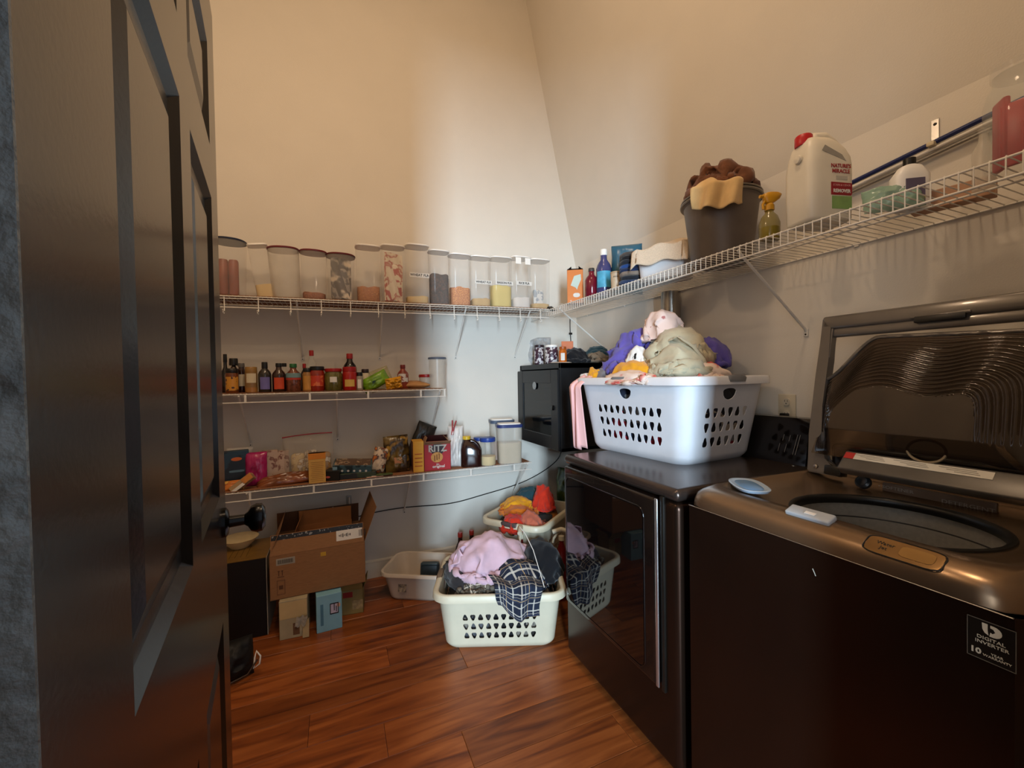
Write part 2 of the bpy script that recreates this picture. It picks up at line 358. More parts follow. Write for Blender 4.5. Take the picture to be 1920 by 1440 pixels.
# ================================================================== dryer and washer
APP = mat('dark_bronze_steel', '38281f', .27, metal=.8, var=.06, vs=6)
APT = mat('dark_bronze_top', '4e433d', .24, metal=.7, var=.05, vs=6)
BRZ = mat('bronze_console', '8c745c', .27, metal=.85, var=.05, vs=6)
CHR = mat('brushed_silver', 'b9b7b4', .22, metal=.95, var=.05)
BGL = mat('black_gloss_panel', '100c0b', .1, var=.1, coat=.3)
DRX = mat('dryer_door_dark', '201815', .16, metal=.5, var=.05, coat=.4)
XD, DEP = .967, .765
FX = Matrix(((0, 0, -1, 0), (-1, 0, 0, 0), (0, 1, 0, 0), (0, 0, 0, 1)))     # text plane turned to face -X
dry = thing('clothes_dryer', 'dark bronze front-loading dryer carrying the white laundry basket', 'dryer', (XD, .985, 0))
DW = .698
MB().box((DEP/2, DW/2, .465), (DEP, DW, .87), .024, 6).done('body', APP, dry, 40)
MB().box((DEP/2, DW/2, .9225), (DEP+.006, DW+.002, .042), .02, 6).done('top_panel', APT, dry, 40)
for sx in (.06, DEP-.06):
    for sy in (.06, DW-.06): MB().lathe([(0, 0), (.022, 0), (.018, .02), (.014, .035), (0, .035)], 14, (sx, sy, 0)).done('foot', BLACKP, dry)
ddr = MB().box((-.004, .375, .5885), (.03, .585, .62), .012, 4).done('dryer_door', DRX, dry, 40)
def rrect(x0, x1, z0, z1, r, n=6):
    P = []
    for cx, cz, a in ((x1-r, z1-r, 0), (x0+r, z1-r, 90), (x0+r, z0+r, 180), (x1-r, z0+r, 270)):
        for i in range(n+1):
            t = math.radians(a+90*i/n); P.append((cx+r*math.cos(t), cz+r*math.sin(t)))
    return P
MY = Matrix(((0, 1, 0, 0), (1, 0, 0, 0), (0, 0, 1, 0), (0, 0, 0, 1)))     # local x -> Y, local y -> X
MB().prism(rrect(.137, .64, .305, .85, .03), .003, Matrix.Translation((-.0215, 0, 0)) @ MY).done('door_window', mat('door_dark_glass', '0b0808', .03, var=.05, coat=.5), ddr, 30)
b = MB(); P = rrect(.132, .645, .30, .855, .034); b.tube([(-.0195, x, z) for x, z in P], .0022, 6, True); b.done('window_bead', BGL, ddr, 60)
MB().box((-.0155, .0775, .59), (.006, .014, .62), .0028, 3).done('handle_strip', mat('handle_silver', 'd0d2d4', .18, metal=.9, var=.03), ddr, 40)
MB().box((-.003, .062, .59), (.012, .018, .64), .004, 2).done('handle_recess', BLACKP, dry, 40)
b = MB()
for i in range(16): b.box((.175-.0028*i+.02, .50-.0235*i, .9412), (.004, .016, .0012))
b.done('vent_slots', BLACKP, dry, 0)
con = MB().prism([(.675, .935), (.705, 1.10), (.72, 1.122), (.745, 1.125), (.765, 1.11), (.765, .935)], DW-.04, Matrix.Translation((0, .02, 0)))
bmesh.ops.bevel(con.b, geom=[e for e in con.b.edges if abs(e.verts[0].co.y-e.verts[1].co.y) < 1e-5 and max(v.co.z for v in e.verts) > 1.0], offset=.02, segments=4, affect='EDGES')
con = con.done('console', BGL, dry, 40)
mk_ = mat('console_print', '8f8d88', .5, var=.05)
Mc = Matrix.Translation((.688, .09, 1.0)) @ Matrix.Rotation(math.atan2(.03, .165), 4, 'Y') @ FX
b = MB()
for x0, y0, x1, y1 in [(0, -.02, .012, .06), (.010, -.02, .022, .06), (-.045, .03, -.041, .055), (-.02, .03, -.016, .055), (-.06, -.015, -.055, .018), (-.033, -.015, -.028, .018)]:
    b.tube([Mc @ Vector((x0, y0, .004)), Mc @ Vector((x1, y1, .004))], .0008, 4)
b.done('printed_marks', mk_, con, 60)
MB().lathe([(0, 0), (.006, 0), (.005, .004), (0, .005)], 12, (.655, .07, .941)).done('screw_cap', CHR, dry)
# ---- washer
was = thing('washing_machine', 'dark bronze top-loading washer with its lid standing open', 'washer', (XD, .275, 0))
WW = .68
MB().loft([(.036, DEP/2-.01, WW/2-.01, 30, DEP/2, WW/2), (.046, DEP/2, WW/2, 40, DEP/2, WW/2), (.912, DEP/2, WW/2, 40, DEP/2, WW/2)], 160, cap=(True, False)).done('body', APP, was, 40)
MB().box((.0, WW/2, .9115), (.004, WW-.03, .0022), .0008, 1).done('seam_trim', CHR, was, 0)
for sx in (.06, DEP-.06):
    for sy in (.06, WW-.06): MB().lathe([(0, 0), (.022, 0), (.018, .02), (.014, .038), (0, .038)], 14, (sx, sy, 0)).done('foot', BLACKP, was)
hx, hy = DEP/2, WW/2
secs = [(.913, hx, hy, 16, hx, hy), (.930, hx-.001, hy-.001, 15, hx, hy), (.945, hx-.007, hy-.004, 14, hx, hy), (.956, hx-.018, hy-.012, 13, hx, hy), (.964, hx-.034, hy-.022, 12, hx, hy), (.967, hx-.046, hy-.03, 12, hx, hy),
        (.965, .246, hy-.034, 10, .325, hy), (.961, .240, hy-.042, 9, .326, hy), (.952, .232, hy-.056, 7, .322, hy-.004), (.944, .218, .258, 4, .300, .320), (.940, .204, .204, 2, .278, .305), (.925, .198, .198, 2, .278, .305)]
MB().loft(secs, 96, cap=(False, False)).done('top_deck', BRZ, was, 50)
MB().lathe([(.206, .9385), (.204, .944), (.196, .945), (.190, .940), (.188, .930), (.194, .920)], 56, (.278, .305, 0), caps=False).done('tub_ring', mat('black_rubber', '0b0b0b', .4), was, 60)
MB().lathe([(.195, .932), (.212, .915), (.218, .45), (.20, .40), (0, .39)], 56, (.278, .305, 0), caps=False).done('drum', mat('drum_steel', 'b8b4aa', .4, metal=.25, var=.1, vs=90), was, 60)
b = MB().lathe([(.2125, .875), (.2115, .877), (.2125, .879)], 56, (.278, .305, 0), caps=False); b.done('drum_seam', mat('drum_seam_dark', '3a3632', .5), was, 60)
MB().lathe([(.0, .40), (.13, .41), (.10, .45), (.03, .56), (0, .565)], 28, (.278, .305, 0)).done('agitator', mat('grey_agitator', '8b8c90', .4), was, 60)
dpn = MB().box((.536, .32, .946), (.012, .235, .05), .003, 2).done('detergent_drawer', mat('drawer_brown', '75665a', .35, metal=.3), was, 40)
pr = mat('drawer_print', 'a59f95', .5)
facetext('\u2022 SOFTENER', .013, pr, dpn, Matrix.Translation((.5295, .405, .958)) @ FX, 1.2); facetext('DETERGENT', .015, pr, dpn, Matrix.Translation((.5295, .255, .950)) @ FX, 1.2)
b = MB(); b.box((.5292, .30, .938), (.001, .14, .0015)); b.done('drawer_line', pr, dpn, 0)
MB().lathe([(0, 0), (.02, 0), (.02, .012), (.014, .016), (.01, .014), (0, .014)], 20, M=Matrix.Translation((.515, .475, .962)) @ Matrix.Rotation(-1.1, 4, 'Y')).done('dispenser_knob', mat('knob_grey_dark', '24282c', .3), was, 40)
def tray():
    b = MB(); Mt = Matrix.Translation((.160, .590, .9635)) @ Matrix.Rotation(math.radians(56), 4, 'Z') @ Matrix.Diagonal((1.12, 1.15, 1, 1))
    b.loft([(.000, .068, .036, 3), (.007, .072, .040, 3), (.009, .070, .038, 3), (.008, .064, .033, 3), (.0045, .052, .022, 3), (.0042, .001, .001, 3)], 28, Mt, (True, True)); return b.done('water_jet_tray', mat('pale_blue_plastic', 'b8cde2', .2, alpha=.8, var=.05), was, 50)
tray()
MB().loft([(.0062, .056, .026, 3), (.0070, .055, .025, 3)], 28, Matrix.Translation((.160, .590, .9635)) @ Matrix.Rotation(math.radians(56), 4, 'Z') @ Matrix.Diagonal((1.12, 1.15, 1, 1))).done('tray_shade_disc', mat('blue_tray_shade', '6f96c0', .2, var=.1), was, 40)  # flat disc of darker blue; painted shade makes the tray look sunk
ml = Matrix.Translation((.045, .345, .9655)) @ Matrix.Rotation(math.radians(-22), 4, 'Y')
la = MB().box((0, 0, .004), (.034, .098, .014), .004, 3, ml).done('lid_latch', mat('latch_silver_plastic', 'aeb4ba', .3, var=.04), was, 40)
MB().box((-.003, -.004, .012), (.010, .024, .002), .0008, 1, ml).done('latch_slot', WHITEP, la, 0)
mb_ = Matrix.Translation((.021, .163, .9562)) @ Matrix.Rotation(math.radians(-33), 4, 'Y')
b = MB(); b.loft([(-.002, .021, .058, 6), (.0012, .021, .058, 6), (.0016, .018, .055, 6)], 32, mb_); bt = b.done('water_jet_button', mat('bronze_button', '8a6b45', .25, metal=.8), was, 40)
MB().loft([(.001, .0135, .026, 5, .0, -.022), (.0026, .013, .0255, 5, .0, -.022)], 24, mb_).done('push_key', mat('bronze_key', 'a98654', .2, metal=.8), bt, 40)
b = MB(); P = [mb_ @ Vector((.022*math.cos(a)/((abs(math.cos(a))**6+abs(math.sin(a))**6)**(1/6)), .06*math.sin(a)/((abs(math.cos(a))**6+abs(math.sin(a))**6)**(1/6)), .001)) for a in np.linspace(0, 2*PI, 40)[:-1]]
b.tube(P, .0012, 5, True); b.done('button_bezel', BLACKP, bt, 60)
facetext('Water\nJet', .011, BLACKP, bt, mb_ @ Matrix.Translation((0, .028, .0018)) @ Matrix.Rotation(-PI/2, 4, 'Z'))
# sticker
stk = MB().box((-.001, .0395, .8595), (.0012, .055, .066)).done('inverter_sticker', BLACKP, was, 0)
SW = mat('sticker_white_print', 'c9c7b8', .5, var=.03)
b = MB()
for y_, z_, dy, dz in [(.0395, .8920, .055, .0008), (.0395, .8270, .055, .0008), (.0124, .8595, .0008, .066), (.0666, .8595, .0008, .066)]: b.box((-.0018, y_, z_), (.0006, dy, dz))
b.done('sticker_border', mat('sticker_border_grey', '6d6a62', .5), stk, 0)
Ms = lambda x, z: Matrix.Translation((-.0019, .0395-x, z)) @ FX
b = MB(); R0 = .0105
def leaf(pts): b.prism(pts, .0006, Matrix.Translation((-.0022, .0395, .879)) @ MY @ Matrix.Diagonal((-1, 1, 1, 1)))
leaf([(-.010, .009), (-.0035, .009), (-.0035, -.001), (-.0025, -.0085), (-.007, -.006), (-.0095, -.001)])
leaf([(-.0015, -.0095)]+[(.003+.0095*math.cos(a), -.0005+.009*math.sin(a)) for a in np.linspace(-PI/2, PI/2, 9)]+[(-.0005, .0085), (-.0005, .0045), (.003, .0035), (.005, -.0005), (.002, -.004), (-.0005, -.003)])
b.done('emblem', SW, stk, 0)
facetext('DIGITAL', .0075, SW, stk, Ms(0, .8635), 1.15); facetext('INVERTER', .0075, SW, stk, Ms(.001, .8555), 1.15)
facetext('10', .0125, SW, stk, Ms(-.0175, .8385), 1.1, .0004); facetext('YEAR\nWARRANTY', .0052, SW, stk, Ms(.007, .8385), 1.1)
MB().tube([(-.0008, .313, .866), (-.0008, .309, .858), (-.0008, .3065, .852)], .0007, 4).done('scratch', SW, was, 0)
# ---- lid
LM = Matrix(((0, .985, .171, 1.482-XD), (-1, 0, 0, .918-.275), (0, -.171, .985, .995), (0, 0, 0, 1)))
LID = mat('taupe_gloss_plastic', '6e6862', .22, metal=.25, var=.05, coat=.3)
def Lm(b): bmesh.ops.transform(b.b, matrix=LM, verts=b.b.verts[:]); return b
b = MB()
b.prism([(.0, -.03), (.10, -.03), (.085, .0), (.05, .018), (.034, .06), (.030, .2), (.034, .36), (.036, .47), (.0, .505), (-.002, .3), (-.004, .1)], .034)
bmesh.ops.bevel(b.b, geom=b.b.edges[:], offset=.005, segments=2, affect='EDGES')
lid = Lm(b).done('lid', LID, was, 40)
for nm, c, d in [('lid_top_bar', (.31, .017, .486), (.62, .034, .046)), ('lid_inner_bar', (.31, .02, .452), (.56, .024, .034)), ('lid_side_post', (.605, .017, .25), (.03, .034, .50))]:
    Lm(MB().box(c, d, .009, 3)).done(nm, LID, lid, 40)
Lm(MB().box((.31, -.002, .462), (.11, .012, .02), .004, 2)).done('handle_recess', mat('recess_shade', '1a1816', .4), lid, 40)  # dark box on the bar; the recess's shade is put into its colour
Lm(MB().box((.31, -.001, .470), (.128, .012, .008), .003, 2)).done('handle_lip', LID, lid, 40)
Lm(MB().lathe([(0, 0), (.008, 0), (.006, .003), (0, .004)], 14, M=Matrix.Translation((.03, -.001, -.008)) @ Matrix.Rotation(PI/2, 4, 'X'))).done('hinge_bolt', CHR, lid)
def stop(u):
    if u < .17:
        t = max(0, (u-.02)/.15); t = t*t*(3-2*t); return .285+.135*t
    return .42-.02*((u-.17)/.43)
def sink(a, t):
    u = .022+.572*a; tp = stop(u); v = .035+(tp-.035)*t
    dt = tp-v+.010*math.sin(u*32+.6)*min(1, (tp-v)/.05); dr = .594-u; dl = (u-.022)*2.4
    k = .02; g = -k*math.log(math.exp(-dt/k)+math.exp(-dr/k)+math.exp(-dl/k)); g = max(0, g)
    s = min(1, g/.17); s = s*s*(3-2*s)
    w_ = .012-.085*s
    if g < .172 and v > .11: w_ -= (.006 if dt < dr else .0045)*math.sin(2*PI*g/.0122)*min(1, g/.02)*min(1, (v-.11)/.05)*min(1, (u-.022)/.10)
    if v < .12: w_ = w_*(v-.035)/.085+(-.02)*(1-(v-.035)/.085)
    return (u, w_, v)
def smoked():
    m = bpy.data.materials.new('smoked_brown_glass'); m.use_nodes = True; nt = m.node_tree; b = nt.nodes['Principled BSDF']
    b.inputs['Base Color'].default_value = lin('1c1512'); b.inputs['Roughness'].default_value = .07; b.inputs['Metallic'].default_value = .0; b.inputs['Specular IOR Level'].default_value = .8; b.inputs['Coat Weight'].default_value = .5; b.inputs['Coat Roughness'].default_value = .05
    tr = nt.nodes.new('ShaderNodeBsdfTransparent'); tr.inputs[0].default_value = (.40, .31, .24, 1); mx = nt.nodes.new('ShaderNodeMixShader'); mx.inputs[0].default_value = .42
    n = nt.nodes.new('ShaderNodeTexNoise'); n.inputs['Scale'].default_value = 3; mr = nt.nodes.new('ShaderNodeMapRange'); mr.inputs[3].default_value = .24; mr.inputs[4].default_value = .34
    nt.links.new(n.outputs[0], mr.inputs[0]); nt.links.new(mr.outputs[0], mx.inputs[0])
    nt.links.new(b.outputs[0], mx.inputs[1]); nt.links.new(tr.outputs[0], mx.inputs[2]); nt.links.new(mx.outputs[0], nt.nodes['Material Output'].inputs[0]); return m
SMK = smoked()
Lm(MB().grid(sink, 260, 180)).done('lid_sink', SMK, lid, 180)
b = MB(); b.tube([(.022+.572*a, .010, stop(.022+.572*a)+.003) for a in np.linspace(0, 1, 50)], .006, 6); Lm(b).done('sink_rim', LID, lid, 60)
Mp = Matrix.Translation((.37, -.05, .022)) @ Matrix.Rotation(math.radians(-35), 4, 'X')
b = MB(); b.box((0, 0, 0), (.47, .03, .07), .006, 3, Mp); pl_ = Lm(b).done('lid_lower_plate', mat('grey_lower_plate', '5a5651', .35, metal=.3), lid, 40)
Mq = Matrix.Translation((-.06, -.0158, .016)); b = MB(); b.box((0, 0, 0), (.29, .001, .022), 0, 1, Mp @ Mq); sk = Lm(b).done('warning_label', mat('label_paper', 'cfcabd', .6, var=.06), pl_, 0)
b = MB(); b.box((-.157, 0, 0), (.026, .0012, .022), 0, 1, Mp @ Mq); Lm(b).done('label_red_end', mat('label_red', 'b3201c', .5), pl_, 0)
b = MB()
for i in range(3):
    for j in range(3): b.box((-.11+.095*i+.01*j, -.0009, .006-.005*j), (.07-.012*j, .0004, .0014), 0, 1, Mp @ Mq)
Lm(b).done('label_print', mat('label_print_grey', '8a867d', .6), pl_, 0)
b = MB(); b.tube([(.325+.04*math.cos(a), -.045, .085+.03*math.sin(a)) for a in np.linspace(0, 2*PI, 30)[:-1]], .0035, 6, True); Lm(b).done('drain_ring', mat('tan_ring', '8b7b62', .4), lid, 60)
Lm(MB().box((.09, .0, -.012), (.05, .04, .03), .004, 2)).done('hinge_block', BLACKP, lid, 40)
wc = MB().box((.71, WW/2, 1.0), (.10, WW-.05, .10), .02, 4).done('console', BGL, was, 40)
# ---- vent pipe behind the dryer, outlet
vp = thing('vent_pipe', 'shiny round metal dryer vent pipe rising under the wire shelf', 'pipe', (1.733, 1.80, 0))
b = MB().lathe([(.052, .0), (.052, 1.765)], 24, caps=False); b.done('duct', mat('galvanised_metal', 'b0aca4', .22, metal=.95, var=.2, vs=5, stretch=(1, 1, .2)), vp, 60)
for z in (.4, 1.15, 1.55): MB().lathe([(.0525, z-.012), (.055, z-.006), (.055, z+.006), (.0525, z+.012)], 24, caps=False).done('duct_crimp', CHR, vp, 60)
oc = at(1477, 765, X=XR)
ol = thing('wall_outlet', 'white wall outlet behind the dryer console', 'outlet', (XR-.001, oc.y, oc.z))
op = MB().box((-.003, 0, 0), (.006, .075, .118), .0025, 2).done('cover_plate', mat('outlet_ivory', 'cfc3aa', .4, var=.03), ol, 30)
for s in (-1, 1):
    b = MB().loft([(0, .016, .0145, 3), (.004, .0155, .014, 3)], 20, Matrix.Translation((-.006, 0, s*.027)) @ Matrix.Rotation(-PI/2, 4, 'Y')); sk = b.done('socket', mat('outlet_ivory2', 'd8cdb6', .4, var=.03), op, 40)
    b = MB(); b.box((-.0102, .006, s*.027+.004), (.001, .002, .008)); b.box((-.0102, -.006, s*.027+.004), (.001, .002, .008)); b.box((-.0102, 0, s*.027-.007), (.001, .004, .004)); b.done('slots', BLACKP, sk, 0)
pg = MB().box((-.022, 0, -.032), (.025, .03, .022), .004, 2).done('plug', BLACKP, None, 30); pg.location = (XR, oc.y, oc.z); tag(pg, 'black plug pushed into the wall outlet behind the dryer', 'plug')
# ================================================================== laundry baskets
def rr_pt(side, q, hl, hw, r):
    # straight part of a side, q in [-1,1]; sides: 0 -y, 1 +x, 2 +y, 3 -x
    if side == 0: return (q*(hl-r), -hw)
    if side == 1: return (hl, q*(hw-r))
    if side == 2: return (-q*(hl-r), hw)
    return (-hl, -q*(hw-r))
def rr_loop(hl, hw, r, nq=6):
    P = []
    for cx, cy, a in ((hl-r, -hw+r, -90), (hl-r, hw-r, 0), (-hl+r, hw-r, 90), (-hl+r, -hw+r, 180)):
        for i in range(nq+1):
            t = math.radians(a+90*i/nq); P.append((cx+r*math.cos(t), cy+r*math.sin(t)))
    return P
def basket(name, label, loc, rz, L, Wd, H, taper, m, nl, ns, rows=3, hand=(), gripm=None, rad=.06, solidw=False, t0=.16, t1=.66, group=None, rim=.024, handd=.028):
    t = thing(name, label, 'basket', loc, rz, group)
    def dims(v):                                   # v 0..1 height
        k = 1-taper*(1-v); bot = 1-.06*max(0, (1-v/.10))**2 if v < .10 else 1
        return L/2*k*bot, Wd/2*k*bot, rad*(.8+.2*v)
    b = MB()
    def pt(side, q, v):
        hl, hw, r = dims(v); x, y = rr_pt(side, q, hl, hw, r); return (x, y, H*v)
    H0, H1 = max(.73, t1+.04), .95
    VB = [t0*i/6 for i in range(6)]+[t0+(t1-t0)*j/rows for j in range(rows+1)]+[H0, H1, 1]
    def rect(side, q0, q1, v0, v1, hole=None, nq=4):
        O = [(q0+(q1-q0)*i/nq, v0) for i in range(nq)]+[(q1, v0+(v1-v0)*i/4) for i in range(4)]+[(q1-(q1-q0)*i/nq, v1) for i in range(nq)]+[(q0, v1-(v1-v0)*i/4) for i in range(4)]
        qc, vc = (q0+q1)/2, (v0+v1)/2; N = len(O); hq, hv = (q1-q0)/2, (v1-v0)/2
        if not hole: b.add([pt(side, q, v) for q, v in O]+[pt(side, qc, vc)], [(k, (k+1) % N, N) for k in range(N)]); return
        I = []; hs = min(hv, hq*((L if side % 2 == 0 else Wd)/2-rad)/H*1.3)
        for q, v in O:
            a = math.atan2((v-vc)/hv, (q-qc)/hq); c, s = math.cos(a), math.sin(a)
            if hole == 'oval': I.append((qc+hq*.86*c, vc+hv*.9*s*(1 if s < 0 else .35)))
            else:
                f = .68*(.90+.15*math.cos(3*(a-(PI/2 if hole == 'up' else -PI/2)))); I.append((qc+hq*f*1.05*c, vc+hs*f*1.12*s-hs*.06*(1 if hole == 'up' else -1)))
        b.add([pt(side, q, v) for q, v in O]+[pt(side, q, v) for q, v in I], [(k, (k+1) % N, N+(k+1) % N, N+k) for k in range(N)])
    for side in range(4):
        nc = nl if side % 2 == 0 else ns; qh = .80
        qs = [-1]+[-qh+2*qh*i/nc for i in range(nc+1)]+[1]; mid = (nc+2)//2
        for j in range(len(VB)-1):
            v0, v1 = VB[j], VB[j+1]; i = 0
            while i < len(qs)-1:
                hole = None
                if not solidw and 6 <= j < 6+rows and 0 < i <= nc: hole = 'up' if (i+j) % 2 else 'down'
                if not solidw and side in hand and j == 7+rows and i == mid-1: rect(side, qs[i], qs[i+2], v0, v1, 'oval', 8); i += 2; continue
                rect(side, qs[i], qs[i+1], v0, v1, hole); i += 1
    # corners
    vs = [VB[j]+(VB[j+1]-VB[j])*k/4 for j in range(len(VB)-1) for k in range(4)]+[1]
    for ci in range(4):
        nq = 6; V = []; F = []
        for v in vs:
            hl, hw, r = dims(v); cx, cy, a = ((hl-r, -hw+r, -90), (hl-r, hw-r, 0), (-hl+r, hw-r, 90), (-hl+r, -hw+r, 180))[ci]
            for i in range(nq+1):
                tt = math.radians(a+90*i/nq); V.append((cx+r*math.cos(tt), cy+r*math.sin(tt), H*v))
        for j in range(len(vs)-1):
            for i in range(nq): F.append((j*(nq+1)+i, j*(nq+1)+i+1, (j+1)*(nq+1)+i+1, (j+1)*(nq+1)+i))
        b.add(V, F)
    hl, hw, r = dims(0); P = rr_loop(hl, hw, r); b.add([(x, y, .001) for x, y in P], [tuple(range(len(P)-1, -1, -1))])
    bmesh.ops.remove_doubles(b.b, verts=b.b.verts[:], dist=1e-4)
    bmesh.ops.solidify(b.b, geom=b.b.faces[:], thickness=.0028); body = b.done('body', m, t, 38)
    hl, hw, r = dims(1); b = MB(); V = []; F = []; prof = [(.0, -.004), (.0, .003), (.005, .006), (rim*.8, .005), (rim, 0), (rim+.002, -handd), (rim-.002, -handd), (rim-.004, -.002), (.004, -.002)]
    n = len(rr_loop(hl, hw, r))
    for o_, z in prof: V += [(x, y, H+z) for x, y in rr_loop(hl+o_, hw+o_, r+o_)]
    K = len(prof)
    for j in range(K):
        for i in range(n): F.append((j*n+i, j*n+(i+1) % n, ((j+1) % K)*n+(i+1) % n, ((j+1) % K)*n+i))
    b.add(V, F); b.done('rim', m, t, 50)
    if gripm:
        for side in hand:
            M = Matrix.Translation((rr_pt(side, 0, hl+rim*.55, hw+rim*.55, r)[0], rr_pt(side, 0, hl+rim*.55, hw+rim*.55, r)[1], H-.004)) @ Matrix.Rotation((0, PI/2, PI, -PI/2)[side], 4, 'Z')
            MB().loft([(-.014, .055, rim*.62, 5), (.004, .058, rim*.66, 5), (.012, .05, rim*.5, 5)], 24, M).done('handle_grip', gripm, t, 50)
    return t
BW = mat('white_basket_plastic', 'dfe0e4', .38, var=.03); BC = mat('cream_basket_plastic', 'd3cbb2', .38, var=.04)
bk1 = basket('laundry_basket', 'white laundry basket with pick-shaped holes on top of the dryer', (1.425, 1.525, .9415), math.radians(95), .68, .51, .348, .17, BW, 10, 6, hand=(0, 1, 2, 3), gripm=mat('grey_grip', '77797c', .5), rad=.07, t0=.17, t1=.68)
fr = math.radians(-22); bk2c = Vector((.472, 1.963, 0)).lerp(Vector((.962, 1.764, 0)), .5)+Vector((.375, .927, 0))*.19
bk2 = basket('laundry_basket', 'cream laundry basket on the floor beside the dryer', (bk2c.x-.012, bk2c.y, 0), fr, .60, .44, .275, .12, BC, 10, 6, hand=(1, 3), gripm=mat('brown_grip', '6b5a48', .55), rad=.06)
bk3 = basket('laundry_basket', 'cream laundry basket in the back corner full of orange and red clothes', (1.17, 2.50, 0), math.radians(38), .52, .40, .415, .12, BC, 9, 6, hand=(1, 3), gripm=mat('dark_grip', '4a3a38', .55), rad=.06, t0=.3, t1=.75)
PANM = mat('white_pan_plastic', 'cdbfae', .4, var=.04)
pan = basket('dish_pan', 'empty cream plastic wash pan by the back wall holding a blue tin', (.455, 2.575, 0), math.radians(-30), .38, .30, .165, .2, PANM, 1, 1, solidw=True, rad=.055, rim=.016, handd=.012)
pan['category'] = 'wash pan'
st = MB().box((0, 0, 0), (.05, .001, .05)).done('sticker', mat('pan_sticker', '2a2430', .5, var=.9, vs=60, col2='b9a890'), pan, 0); st.location = (-.06, -.142, .085); st.rotation_euler = (-.2, 0, 0)
tin = thing('blue_tin', 'dark blue tin leaning upright inside the wash pan', 'tin', (.515, 2.60, .006), 0, rot=(math.radians(-14), 0, math.radians(-24)))
MB().box((0, 0, .07), (.12, .05, .14), .02, 4).done('body', mat('navy_tin', '22303a', .45, var=.3, vs=30), tin, 40); MB().box((0, -.004, .128), (.112, .054, .02), .008, 3).done('lid', mat('navy_tin_lid', '2d3b40', .4, var=.3), tin, 40)
